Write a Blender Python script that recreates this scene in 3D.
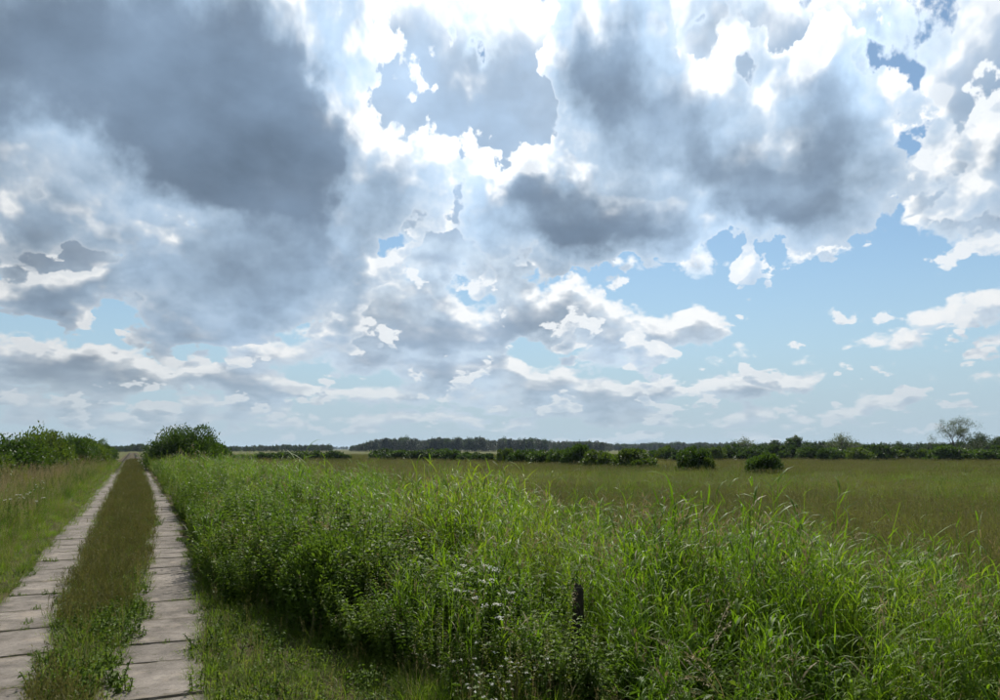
import bpy, bmesh, math, random
import numpy as np
from mathutils import Vector, Matrix, Euler

R = math.radians
for o in list(bpy.data.objects):
    bpy.data.objects.remove(o)
scene = bpy.context.scene
col = scene.collection

# ------------------------------------------------------------------ camera
# World: the track runs along +Y, +X is to its right, z = 0 is the top of the track bed.
CAM_H = 1.70
YAW = R(25.3)                 # the camera looks to the right of the track
PITCH = R(7.33)
cam_data = bpy.data.cameras.new('camera')
cam_data.sensor_width = 36.0
cam_data.lens = 27.72
cam_data.clip_start = 0.05
cam_data.clip_end = 20000
cam = bpy.data.objects.new('camera', cam_data)
col.objects.link(cam)
cam.location = (0, 0, CAM_H)
cam.rotation_euler = (math.pi / 2 + PITCH, 0, -YAW)
scene.camera = cam

# ------------------------------------------------------------------ exposure
scene.view_settings.view_transform = 'Standard'
scene.view_settings.look = 'None'
scene.view_settings.gamma = 1.0
scene.view_settings.exposure = 0.22
scene.view_settings.use_curve_mapping = False
scene.render.engine = 'CYCLES'
scene.cycles.use_denoising = True
scene.cycles.use_adaptive_sampling = True
scene.cycles.adaptive_threshold = 0.02
scene.cycles.adaptive_min_samples = 24
scene.cycles.max_bounces = 6
scene.cycles.diffuse_bounces = 3
scene.cycles.glossy_bounces = 2
scene.cycles.transmission_bounces = 4
scene.cycles.transparent_max_bounces = 6
scene.cycles.volume_bounces = 0
scene.cycles.sample_clamp_indirect = 4.0

# ------------------------------------------------------------------ sun
SUN_AZ = YAW + R(7.0)         # measured from +Y towards +X
SUN_EL = R(47)
sun_data = bpy.data.lights.new('sun', 'SUN')
sun_data.energy = 5.0
sun_data.angle = R(0.6)
sun_data.color = (1.0, 0.95, 0.86)
sun = bpy.data.objects.new('sun', sun_data)
col.objects.link(sun)
sdir = Vector((math.sin(SUN_AZ) * math.cos(SUN_EL), math.cos(SUN_AZ) * math.cos(SUN_EL), math.sin(SUN_EL)))
sun.rotation_euler = sdir.to_track_quat('Z', 'Y').to_euler()
sun.location = (0, 0, 60)


# ------------------------------------------------------------------ node helper
class NT:
    """short-hand for building node trees"""
    def __init__(self, tree):
        self.t = tree
        self.n = tree.nodes
        self.l = tree.links

    def put(self, sock, v):
        if isinstance(v, bpy.types.NodeSocket):
            self.l.new(v, sock)
        elif v is not None:
            if hasattr(sock.default_value, '__len__') and not hasattr(v, '__len__'):
                v = (v,) * len(sock.default_value)
            if hasattr(sock.default_value, '__len__') and len(sock.default_value) == 4 and len(v) == 3:
                v = (*v, 1.0)
            sock.default_value = v

    def m(self, op, a, b=None, c=None, clamp=False):
        n = self.n.new('ShaderNodeMath'); n.operation = op; n.use_clamp = clamp
        for i, v in enumerate((a, b, c)):
            self.put(n.inputs[i], v)
        return n.outputs[0]

    def v(self, op, a, b=None, c=None, scale=None):
        n = self.n.new('ShaderNodeVectorMath'); n.operation = op
        for i, v in enumerate((a, b, c)):
            self.put(n.inputs[i], v)
        if scale is not None:
            self.put(n.inputs['Scale'], scale)
        return n.outputs['Value'] if op in ('DOT_PRODUCT', 'LENGTH', 'DISTANCE') else n.outputs[0]

    def noise(self, vec, scale, detail=4, rough=0.5, lac=2.0, dist=0.0, out='Fac', kind='FBM', dim='3D'):
        n = self.n.new('ShaderNodeTexNoise'); n.noise_dimensions = dim
        n.noise_type = kind
        self.put(n.inputs['Vector'], vec); self.put(n.inputs['Scale'], scale)
        self.put(n.inputs['Detail'], detail); self.put(n.inputs['Roughness'], rough)
        self.put(n.inputs['Lacunarity'], lac); self.put(n.inputs['Distortion'], dist)
        return n.outputs['Fac' if out == 'Fac' else 'Color']

    def voro(self, vec, scale, detail=3, rough=0.5, smooth=0.6, dim='3D'):
        n = self.n.new('ShaderNodeTexVoronoi'); n.feature = 'SMOOTH_F1'; n.normalize = True
        n.voronoi_dimensions = dim
        self.put(n.inputs['Vector'], vec); self.put(n.inputs['Scale'], scale)
        self.put(n.inputs['Detail'], detail); self.put(n.inputs['Roughness'], rough)
        self.put(n.inputs['Smoothness'], smooth)
        return n.outputs['Distance']

    def ramp(self, f, stops, interp='LINEAR'):
        n = self.n.new('ShaderNodeValToRGB'); e = n.color_ramp.elements
        n.color_ramp.interpolation = interp
        while len(e) < len(stops):
            e.new(0.5)
        for el, (p, c) in zip(e, stops):
            el.position = p
            el.color = (*c, 1) if len(c) == 3 else c
        self.put(n.inputs[0], f)
        return n.outputs[0]

    def mix(self, f, a, b, mode='MIX'):
        n = self.n.new('ShaderNodeMix'); n.data_type = 'RGBA'; n.blend_type = mode
        n.clamp_factor = True
        self.put(n.inputs[0], f); self.put(n.inputs[6], a); self.put(n.inputs[7], b)
        return n.outputs[2]

    def smooth(self, x, lo, hi, a=0.0, b=1.0):
        n = self.n.new('ShaderNodeMapRange'); n.interpolation_type = 'SMOOTHSTEP'
        for i, v in enumerate((x, lo, hi, a, b)):
            self.put(n.inputs[i], v)
        return n.outputs[0]

    def lin(self, x, lo, hi, a=0.0, b=1.0):
        n = self.n.new('ShaderNodeMapRange'); n.clamp = True
        for i, v in enumerate((x, lo, hi, a, b)):
            self.put(n.inputs[i], v)
        return n.outputs[0]

    def sep(self, v):
        n = self.n.new('ShaderNodeSeparateXYZ'); self.put(n.inputs[0], v)
        return n.outputs

    def xyz(self, x, y, z):
        n = self.n.new('ShaderNodeCombineXYZ')
        for i, v in enumerate((x, y, z)):
            self.put(n.inputs[i], v)
        return n.outputs[0]


# ------------------------------------------------------------------ sky: daylight with broken cumulus
# Each cloud mass: place in the photograph's sight lines (x, y), half width, half height, thickness
FRONT = [
    # big dark bank, upper left
    (110, 45, 165, 95, 1.5), (245, 60, 75, 95, 1.3), (240, 150, 100, 62, 1.6), (300, 120, 45, 50, .8), (285, 195, 60, 32, .95), (20, 50, 90, 50, .6),
    # heaps below it on the left
    (40, 222, 75, 24, .85), (60, 286, 75, 13, .95), (120, 250, 40, 14, -.4), (70, 175, 70, 22, -.35), (90, 130, 40, 30, .3), (150, 265, 45, 22, .45), (15, 150, 40, 36, .55),
    # grey bank running down to the right of them
    (258, 282, 74, 38, 1.2), (200, 330, 40, 16, .95), (330, 246, 52, 28, .8), (395, 200, 50, 32, .68), (195, 225, 60, 22, -.4), (345, 195, 16, 40, -.45),
    # grey banks of the middle
    (605, 45, 58, 55, .95), (600, 105, 50, 35, .6), (585, 205, 90, 44, 1.35), (575, 252, 45, 22, 1.15), (690, 118, 62, 54, 1.15), (600, 60, 40, 40, .4), (515, 190, 55, 32, .75), (630, 235, 55, 22, .85), (715, 170, 36, 36, .6), (655, 150, 30, 18, -.4), (540, 120, 40, 30, -.4),
    # grey tower right of the middle
    (795, 180, 66, 50, 1.35), (835, 108, 42, 46, 1.05), (755, 228, 48, 20, 1.0), (770, 290, 60, 18, -.5), (700, 215, 26, 40, -.4),
    # right edge
    (1000, 140, 45, 60, .75),
]
BACK = [
    # bright broken sheet, upper middle
    (410, 60, 90, 75, .75), (470, 120, 80, 55, .75), (530, 60, 60, 70, .7), (395, 10, 80, 35, .6), (440, 200, 110, 55, .75), (560, 170, 90, 60, .6), (350, 120, 60, 60, .6),
    (640, 120, 90, 60, .6), (480, 250, 60, 30, .6),
    # bright top edge
    (690, 20, 100, 38, .75), (800, 70, 60, 50, .75), (840, 15, 70, 18, .6), (930, 15, 30, 14, .5), (740, 100, 60, 60, .7), (830, 75, 36, 32, .6),
    # left rims
    (30, 180, 60, 50, .55), (130, 235, 80, 40, .6), (170, 275, 60, 30, .7), (60, 260, 80, 40, .6),
    # right edge heap
    (960, 105, 62, 52, .85), (990, 50, 50, 40, .75), (945, 190, 34, 34, .7), (905, 110, 32, 20, .5), (1040, 150, 60, 80, .9),
    # fringe under the tower
    (810, 262, 48, 12, .6), (690, 250, 18, 26, .6), (725, 200, 40, 40, .4),
    # middle low heaps
    (545, 310, 80, 20, 1.05), (530, 330, 70, 16, .8), (455, 340, 55, 22, .8), (685, 332, 42, 19, .9), (620, 352, 60, 12, .6), (390, 325, 55, 28, .8), (430, 275, 40, 16, .7), (320, 348, 66, 20, .85), (500, 372, 70, 11, .75),
    # lowest band
    (400, 390, 120, 13, .72), (610, 398, 70, 14, .95), (735, 385, 72, 10, .8), (240, 385, 50, 15, .8), (130, 382, 50, 15, .85), (55, 355, 48, 18, .95), (20, 395, 90, 14, .6), (560, 420, 220, 7, .55), (160, 420, 200, 9, .55), (860, 412, 90, 5, .45),
    # more small heaps low down
    (95, 350, 26, 9, .6), (215, 372, 30, 8, .7), (300, 385, 30, 8, .7), (440, 372, 28, 8, .65), (560, 385, 30, 8, .7), (660, 385, 26, 7, .6), (790, 378, 26, 6, .5),
    # thin streak on the right
    (840, 348, 60, 6, .36), (900, 337, 55, 9, .38), (960, 318, 50, 12, .40), (975, 297, 45, 6, .42), (870, 308, 14, 5, .42), (885, 250, 20, 4, .4), (895, 193, 10, 4, .4),
    # clear gaps
    (340, 378, 70, 6, -.4), (560, 355, 40, 8, -.4), (180, 362, 50, 8, -.4), (470, 300, 26, 10, -.4), (660, 375, 60, 6, -.4),
    (890, 55, 40, 26, -.9), (490, 62, 16, 12, -.8), (110, 252, 16, 10, -.7), (860, 215, 40, 30, -.4), (640, 290, 50, 14, -.5), (60, 320, 70, 10, -.5), (820, 300, 110, 40, -.45), (930, 270, 50, 20, -.4),
    (700, 38, 16, 10, -.5), (545, 272, 26, 8, -.5), (885, 150, 14, 40, -.5), (380, 5, 12, 6, -.5), (770, 290, 120, 10, -.3),
]


def px_dir(x, y, f=770.0):
    """a sight line of the photograph as bearing (from the camera heading) and elevation"""
    u, w = (x - 500) / f, (350 - y) / f
    fy = math.cos(PITCH) - w * math.sin(PITCH)
    fz = math.sin(PITCH) + w * math.cos(PITCH)
    return math.atan2(u, fy), math.atan2(fz, math.hypot(u, fy))


world = bpy.data.worlds.new('World')
scene.world = world
world.use_nodes = True


def cloud_group(masses, seed, fine, rest_amp):
    g = bpy.data.node_groups.new('cloud_thickness', 'ShaderNodeTree')
    g.interface.new_socket('P', in_out='INPUT', socket_type='NodeSocketVector')
    g.interface.new_socket('D', in_out='OUTPUT', socket_type='NodeSocketFloat')
    k = NT(g)
    gi = g.nodes.new('NodeGroupInput'); go = g.nodes.new('NodeGroupOutput')
    P = gi.outputs[0]
    a, e, _ = k.sep(P)
    ep = k.m('MAXIMUM', e, 0.0)
    # features flatten and shrink towards the horizon, as clouds do with distance
    Q = k.xyz(k.m('MULTIPLY', a, 1.0), k.m('MULTIPLY', k.m('LOGARITHM', k.m('ADD', ep, .16), math.e), .50), 0)
    Q = k.v('ADD', Q, seed)
    near = k.smooth(ep, .02, .40, .30, 1.0)
    # ragged outline: the masses are bent by turbulence
    w = k.noise(Q, 8.0, 7 if fine else 4, .55, out='Color', dim='2D')
    w = k.v('SUBTRACT', w, (.5, .5, .5))
    Pw = k.v('ADD', P, k.v('SCALE', w, scale=k.m('MULTIPLY', near, .20)))
    acc = None
    for x, y, rx, ry, A in masses:
        az, el = px_dir(x, y)
        ix, iy = 770 / rx, 770 / ry
        q = k.v('MULTIPLY_ADD', Pw, (ix, iy, 0), (-az * ix, -el * iy, 0))
        d = k.v('DOT_PRODUCT', q, q)
        gsn = k.m('POWER', 0.40, d)
        acc = k.m('MULTIPLY_ADD', gsn, A, 0.0 if acc is None else acc)
    # the same broken cover goes on all round, outside the listed masses
    low = k.noise(Q, 3.0, 3, .5, dim='2D')
    rest = k.m('MULTIPLY', k.smooth(low, .42, .66), rest_amp)
    inside = k.m('MULTIPLY', k.smooth(k.m('ABSOLUTE', a), .60, .80, 1.0, 0.0), k.smooth(e, .52, .66, 1.0, 0.0))
    acc = k.m('MULTIPLY_ADD', rest, k.m('SUBTRACT', 1.0, inside), acc)
    acc = k.m('MULTIPLY', acc, .80)
    # billows and wisps
    f1 = k.noise(Q, 11.0, 9 if fine else 4, .58, dim='2D')
    vb = k.voro(k.v('ADD', Q, k.v('SCALE', w, scale=.06)), 20.0, 2.0 if fine else 1.0, .55, .35, dim='2D')
    namp = k.smooth(acc, .30, .95, 1.9, .7)     # thick cores are smooth, rims are torn
    D = k.m('MULTIPLY_ADD', k.m('SUBTRACT', f1, .5), namp, acc)
    D = k.m('MULTIPLY_ADD', k.m('SUBTRACT', .40, vb), k.smooth(acc, .3, 1.0, 1.05, .5), D)
    D = k.m('SUBTRACT', D, .26)
    g.links.new(D, go.inputs[0])
    return g


def build_world():
    t = world.node_tree
    t.nodes.clear()
    k = NT(t)
    tc = t.nodes.new('ShaderNodeTexCoord')
    x, y, z = k.sep(tc.outputs['Generated'])
    az = k.m('ARCTAN2', x, y)
    a = k.m('SUBTRACT', az, YAW)
    a = k.m('WRAP', a, math.pi, -math.pi)
    e = k.m('ARCSINE', z)
    P = k.xyz(a, e, 0)

    S = (SUN_AZ - YAW, SUN_EL, 0)
    to_sun = k.v('NORMALIZE', k.v('SUBTRACT', S, P))
    step = k.m('MULTIPLY_ADD', k.m('MAXIMUM', e, 0), .075, .010)
    Ps = k.v('MULTIPLY_ADD', to_sun, k.xyz(step, step, step), P)
    sd = k.v('DOT_PRODUCT', tc.outputs['Generated'], tuple(sdir))
    glow = k.m('POWER', k.m('MAXIMUM', k.m('MULTIPLY_ADD', sd, .5, .5), 0), 6.0)   # forward scatter

    # soft streaks and folds in the undersides
    veil = k.lin(k.noise(k.v('MULTIPLY', P, (1.0, 1.5, 1.0)), 5.0, 5, .55, dim='2D'), .25, .75, .72, 1.32)

    def layer(masses, seed, rest_amp, light, dark, kt, edge, lo, hi):
        def field(p, fine):
            n = t.nodes.new('ShaderNodeGroup'); n.node_tree = cloud_group(masses, seed, fine, rest_amp)
            k.put(n.inputs[0], p)
            return n.outputs[0]
        D0, D1 = field(P, True), field(Ps, False)
        d0 = k.m('MAXIMUM', D0, 0); d1 = k.m('MAXIMUM', D1, 0)
        alpha = k.m('MULTIPLY', k.smooth(D0, 0.0, edge), k.smooth(e, -.02, .0))
        # light reaching the seen side: through the mass (it stands against the sun) and past it towards the sun
        through = k.m('ADD', k.m('MULTIPLY', k.m('EXPONENT', k.m('MULTIPLY', d0, -kt)), .74), k.m('MULTIPLY', k.m('EXPONENT', k.m('MULTIPLY', d0, -1.5)), .26))
        past = k.m('EXPONENT', k.m('MULTIPLY', d1, -kt * 1.1))
        lit = k.m('ADD', k.m('MULTIPLY', through, .45), k.m('MULTIPLY', past, .55))
        relief = k.m('MULTIPLY', k.smooth(k.m('SUBTRACT', d0, d1), .04, .60), k.smooth(d0, .35, .95, .46, 0.0))          # sides turned to the sun
        lit = k.m('ADD', lit, relief)
        lit = k.m('MINIMUM', lit, 1.0)
        bright = k.m('MULTIPLY_ADD', glow, .74, .49)
        white = k.v('SCALE', (.96, .985, 1.0), scale=k.m('MULTIPLY', lit, bright))
        core = k.mix(k.smooth(d0, lo, hi), light, dark)
        core = k.v('SCALE', core, scale=k.m('MULTIPLY', k.m('MULTIPLY_ADD', glow, 1.35, .42), veil))
        return alpha, k.v('ADD', k.v('SCALE', core, scale=k.m('SUBTRACT', 1.0, lit)), white)
    ab, cb = layer(BACK, (0, 0, 0), .8, (.36, .48, .61), (.225, .31, .42), 3.8, .26, .12, .8)
    af, cf = layer(FRONT, (5.3, 2.1, 0), 1.2, (.29, .40, .53), (.135, .192, .270), 7.0, .10, .20, 1.25)
    sky = t.nodes.new('ShaderNodeTexSky'); sky.sky_type = 'NISHITA'; sky.sun_disc = False
    sky.sun_elevation = SUN_EL; sky.sun_rotation = SUN_AZ
    sky.air_density = 1.0; sky.dust_density = 0.3; sky.ozone_density = 1.0
    skyc = k.v('MULTIPLY', sky.outputs[0], (SKY_K * .90, SKY_K * 1.04, SKY_K * 1.06))
    skyc = k.mix(k.smooth(e, 0.0, .30, .85, 0.0), skyc, (.35, .47, .58))
    c = k.mix(ab, skyc, cb)
    c = k.mix(af, c, cf)
    # distance pales the lowest clouds
    pale = k.smooth(e, 0.0, .13, .66, 0.0)
    c = k.mix(pale, c, (.37, .47, .55))
    bg = t.nodes.new('ShaderNodeBackground')
    k.put(bg.inputs[0], k.v('SCALE', c, scale=1.0 / BG_STRENGTH))
    bg.inputs[1].default_value = BG_STRENGTH
    out = t.nodes.new('ShaderNodeOutputWorld')
    t.links.new(bg.outputs[0], out.inputs[0])


BG_STRENGTH = 0.12
SKY_K = 0.080
build_world()
world.cycles.sampling_method = 'MANUAL'
world.cycles.sample_map_resolution = 512

# ------------------------------------------------------------------ kit
rng = np.random.default_rng(7)
random.seed(7)


def tag(o, label=None, cat=None, group=None, kind=None):
    if label: o['label'] = label
    if cat: o['category'] = cat
    if group: o['group'] = group
    if kind: o['kind'] = kind
    return o


def mesh_np(name, V, F, mats, mi=None, smooth=False):
    """V (n,3), F list of (m,k) int arrays of faces of k corners"""
    me = bpy.data.meshes.new(name)
    V = np.asarray(V, dtype=np.float32)
    F = [np.asarray(f, dtype=np.int32) for f in (F if isinstance(F, list) and np.ndim(F[0]) == 2 else [F])]
    F = [f for f in F if len(f)]
    nl = sum(f.size for f in F); npoly = sum(len(f) for f in F)
    me.vertices.add(len(V)); me.vertices.foreach_set('co', V.ravel())
    me.loops.add(nl); me.loops.foreach_set('vertex_index', np.concatenate([f.ravel() for f in F]))
    me.polygons.add(npoly)
    tot = np.concatenate([np.full(len(f), f.shape[1], np.int32) for f in F])
    st = np.concatenate([[0], np.cumsum(tot)[:-1]]).astype(np.int32)
    me.polygons.foreach_set('loop_start', st)
    try:
        me.polygons.foreach_set('loop_total', tot)
    except Exception:
        pass
    for m in (mats if isinstance(mats, (list, tuple)) else [mats]):
        me.materials.append(m)
    if mi is not None:
        me.polygons.foreach_set('material_index', np.asarray(mi, dtype=np.int32))
    if smooth:
        me.polygons.foreach_set('use_smooth', np.ones(npoly, dtype=bool))
    me.update(calc_edges=True)
    me.validate()
    return me


def link(name, data, parent=None, loc=None):
    o = bpy.data.objects.new(name, data)
    col.objects.link(o)
    if parent is not None:
        o.parent = parent
    if loc is not None:
        o.location = loc
    return o


class Geo:
    """collects numpy pieces, each with a material slot"""
    def __init__(self):
        self.V, self.F4, self.F3, self.m4, self.m3, self.n = [], [], [], [], [], 0

    def add(self, V, F, slot=0):
        V = np.asarray(V, float).reshape(-1, 3); F = np.asarray(F, int)
        self.V.append(V)
        if F.shape[1] == 4:
            self.F4.append(F + self.n); self.m4.append(np.full(len(F), slot))
        else:
            self.F3.append(F + self.n); self.m3.append(np.full(len(F), slot))
        self.n += len(V)
        return self

    def mesh(self, name, mats, smooth=False):
        F, mi = [], []
        if self.F4:
            F.append(np.concatenate(self.F4)); mi.append(np.concatenate(self.m4))
        if self.F3:
            F.append(np.concatenate(self.F3)); mi.append(np.concatenate(self.m3))
        return mesh_np(name, np.concatenate(self.V), F, mats, np.concatenate(mi), smooth)


def blades(root, az, lean, length, width, bend, levels=4, taper=1.0, peak=.25):
    """arching blades: arrays of N; returns V, F (quads)"""
    N = len(root)
    s = np.linspace(0, 1, levels)[None, :]                        # along the blade
    ang = lean[:, None] + bend[:, None] * s ** 1.3                # angle from vertical
    ds = length[:, None] / (levels - 1)
    r = np.concatenate([np.zeros((N, 1)), np.cumsum(np.sin(ang[:, 1:]) * ds, 1)], 1)
    z = np.concatenate([np.zeros((N, 1)), np.cumsum(np.cos(ang[:, 1:]) * ds, 1)], 1)
    d = np.stack([np.cos(az), np.sin(az)], 1)
    p = np.stack([-np.sin(az), np.cos(az)], 1)
    w = np.where(s < peak, .55 + .45 * s / peak, np.clip((1 - s) / (1 - peak), 0, 1) ** .8 * taper + (1 - taper))
    w = np.maximum(w, .03) * width[:, None] * .5
    c = np.zeros((N, levels, 3))
    c[..., :2] = root[:, None, :2] + d[:, None, :] * r[..., None]
    c[..., 2] = root[:, None, 2] + z
    tw = rng.normal(0, .35, N)[:, None] * s                       # twist
    off = np.zeros((N, levels, 3))
    off[..., :2] = p[:, None, :] * (w * np.cos(tw))[..., None]
    off[..., 2] = w * np.sin(tw)
    V = np.stack([c - off, c + off], 2).reshape(-1, 3)
    b = (np.arange(N) * levels * 2)[:, None] + (np.arange(levels - 1) * 2)[None, :]
    F = np.stack([b, b + 1, b + 3, b + 2], -1).reshape(-1, 4)
    return V, F


def leaves(pos, dirs, length, width, droop=.0):
    """rhombic leaves with a folded middle: pos (N,3), dirs (N,3) unit"""
    N = len(pos)
    up = np.tile([0., 0., 1.], (N, 1)) + rng.normal(0, .5, (N, 3))
    side = np.cross(dirs, up); side /= np.linalg.norm(side, axis=1, keepdims=True) + 1e-9
    nor = np.cross(side, dirs)
    L, W = length[:, None], width[:, None]
    a = pos
    m1 = pos + dirs * L * .45 + side * W * .5 + nor * W * .12
    m2 = pos + dirs * L * .45 - side * W * .5 + nor * W * .12
    t = pos + dirs * L - np.array([0, 0, 1.]) * L * droop
    V = np.stack([a, m1, t, m2], 1).reshape(-1, 3)
    F = np.arange(N * 4).reshape(N, 4)
    return V, F


def tubes(P0, P1, r0, r1, sides=5):
    """straight tapered tubes, arrays of N"""
    P0, P1 = np.asarray(P0, float), np.asarray(P1, float)
    N = len(P0)
    d = P1 - P0; d /= np.linalg.norm(d, axis=1, keepdims=True) + 1e-9
    ref = np.where(np.abs(d[:, 2:3]) > .9, np.array([[1., 0, 0]]), np.array([[0, 0, 1.]]))
    u = np.cross(d, ref); u /= np.linalg.norm(u, axis=1, keepdims=True) + 1e-9
    v = np.cross(d, u)
    t = np.linspace(0, 2 * np.pi, sides, endpoint=False)
    ring = u[:, None] * np.cos(t)[None, :, None] + v[:, None] * np.sin(t)[None, :, None]
    A = P0[:, None] + ring * np.asarray(r0)[:, None, None]
    B = P1[:, None] + ring * np.asarray(r1)[:, None, None]
    V = np.concatenate([A, B], 1).reshape(-1, 3)
    i = np.arange(sides); j = (i + 1) % sides
    q = np.stack([i, j, j + sides, i + sides], 1)
    F = (np.arange(N) * sides * 2)[:, None, None] + q[None]
    return V, F.reshape(-1, 4)


# ------------------------------------------------------------------ materials
def new_mat(name):
    m = bpy.data.materials.new(name); m.use_nodes = True
    m.node_tree.nodes.clear()
    return m, NT(m.node_tree)


def finish(k, shader):
    o = k.n.new('ShaderNodeOutputMaterial'); k.l.new(shader, o.inputs[0])


def principled(k, colour, rough=.6, spec=.3, normal=None):
    p = k.n.new('ShaderNodeBsdfPrincipled')
    k.put(p.inputs['Base Color'], colour); k.put(p.inputs['Roughness'], rough)
    k.put(p.inputs['Specular IOR Level'], spec)
    if normal is not None:
        k.l.new(normal, p.inputs['Normal'])
    return p.outputs[0]


def bump(k, h, strength=.5, dist=.02):
    b = k.n.new('ShaderNodeBump'); k.put(b.inputs['Strength'], strength); k.put(b.inputs['Distance'], dist)
    k.l.new(h, b.inputs['Height'])
    return b.outputs[0]


def leaf_mat(name, cols, trans=.4, rough=.45, spec=.4, tcol=None, patch=.25, grain=9.0, pw=.55):
    """thin leaf: reflects, shines through; tint varies by plant and by place"""
    m, k = new_mat(name)
    oi = k.n.new('ShaderNodeObjectInfo'); ge = k.n.new('ShaderNodeNewGeometry')
    n1 = k.noise(ge.outputs['Position'], patch, 3, .6)
    n2 = k.noise(ge.outputs['Position'], grain, 2, .6)
    f = k.m('ADD', k.m('MULTIPLY', oi.outputs['Random'], .42), k.m('MULTIPLY', n2, .55))
    f = k.m('ADD', f, k.m('MULTIPLY_ADD', k.m('SUBTRACT', n1, .5), pw, .015))
    n = len(cols)
    c = k.ramp(f, [(.15 + .7 * i / max(n - 1, 1), cc) for i, cc in enumerate(cols)])
    p = principled(k, c, rough, spec)
    tr = k.n.new('ShaderNodeBsdfTranslucent')
    tc = k.v('MULTIPLY', c, tcol or (1.25, 1.35, .55))
    k.put(tr.inputs[0], tc)
    mx = k.n.new('ShaderNodeMixShader'); mx.inputs[0].default_value = trans
    k.l.new(p, mx.inputs[1]); k.l.new(tr.outputs[0], mx.inputs[2])
    finish(k, mx.outputs[0])
    return m


def bark_mat(name, c1, c2):
    m, k = new_mat(name)
    ge = k.n.new('ShaderNodeNewGeometry')
    n = k.noise(k.v('MULTIPLY', ge.outputs['Position'], (6, 6, 1.2)), 4, 5, .65)
    finish(k, principled(k, k.ramp(n, [(.3, c1), (.7, c2)]), .85, .2, bump(k, n, .8, .02)))
    return m


M = {}
M['reed'] = leaf_mat('reed_leaf', [(0.0493, 0.1008, 0.009), (0.0941, 0.168, 0.0134), (0.14, 0.2218, 0.0179), (0.196, 0.2464, 0.0291)], .50, .5, .16, pw=1.1, patch=.35)
M['grass'] = leaf_mat('grass_leaf', [(0.0605, 0.0968, 0.0132), (0.0935, 0.143, 0.0198), (0.1265, 0.1738, 0.0286), (0.176, 0.1925, 0.0484)], 0.5, .55, 0.1)
M['herb'] = leaf_mat('herb_leaf', [(0.0378, 0.0702, 0.0121), (0.0675, 0.1148, 0.0189), (0.1013, 0.1553, 0.0257), (0.1485, 0.189, 0.0351)], 0.42, .5, 0.07)
M['yellow_herb'] = leaf_mat('yellow_green_leaf', [(.09, .13, .02), (.15, .18, .025), (.20, .20, .035)], .45, .5, .2)
M['dry'] = leaf_mat('dry_grass', [(.17, .14, .065), (.27, .225, .12), (.37, .31, .18)], .28, .6, .2, (1.1, 1.0, .8))
M['brown'] = leaf_mat('brown_grass', [(.110, .110, .040), (.150, .140, .055), (.200, .178, .080)], .35, .65, .15, (1.08, 1.10, .75), patch=.06)
M['rusty'] = leaf_mat('rusty_grass', [(.085, .092, .026), (.115, .115, .036), (.150, .138, .050)], .32, .65, .15, (1.08, 1.05, .75), patch=.3)
M['meadow'] = leaf_mat('meadow_grass', [(.060, .090, .016), (.098, .126, .024), (.135, .152, .034), (.190, .175, .056)], 0.42, .6, 0.08, (1.15, 1.22, .6), patch=.06, pw=1.9)
M['willow'] = leaf_mat('willow_leaf', [(0.0325, 0.06, 0.015), (0.0525, 0.09, 0.0213), (0.075, 0.1187, 0.0275)], 0.36, .55, 0.15)
M['alder'] = leaf_mat('hedge_leaf', [(0.047, 0.0739, 0.0157), (0.0717, 0.1053, 0.0224), (0.103, 0.1366, 0.0302)], .40, .55, .2)
M['far_leaf'] = leaf_mat('far_leaf', [(.028, .050, .018), (.042, .070, .024), (.060, .088, .030)], .32, .6, .15)
M['pine'] = leaf_mat('pine_needle', [(.018, .032, .016), (.028, .046, .021), (.040, .058, .026)], .2, .6, .15)
M['pale_leaf'] = leaf_mat('pale_leaf', [(.060, .080, .030), (.085, .108, .040)], .40, .55, .2)
M['white_flower'] = leaf_mat('white_flower', [(.50, .51, .44), (.66, .66, .60), (.76, .76, .72)], .35, .6, .1, (1, 1, .95))
M['bark'] = bark_mat('bark', (.035, .028, .020), (.11, .09, .07))
M['wood'] = bark_mat('old_wood', (.030, .025, .020), (.095, .082, .068))


def ground_material():
    m, k = new_mat('meadow_ground')
    ge = k.n.new('ShaderNodeNewGeometry'); P = ge.outputs['Position']
    big = k.noise(P, .018, 4, .55)
    mid = k.noise(P, .16, 5, .6)
    fine = k.noise(P, 6.0, 6, .7)
    c = k.ramp(big, [(.32, (.080, .088, .028)), (.5, (.100, .094, .036)), (.62, (.072, .088, .024)), (.75, (.062, .080, .022))])
    c = k.mix(k.smooth(mid, .45, .7), c, (.068, .080, .024))
    c = k.v('SCALE', c, scale=k.m('MULTIPLY_ADD', fine, .9, .55))
    finish(k, principled(k, c, .95, .05, bump(k, fine, .7, .05)))
    return m


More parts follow.
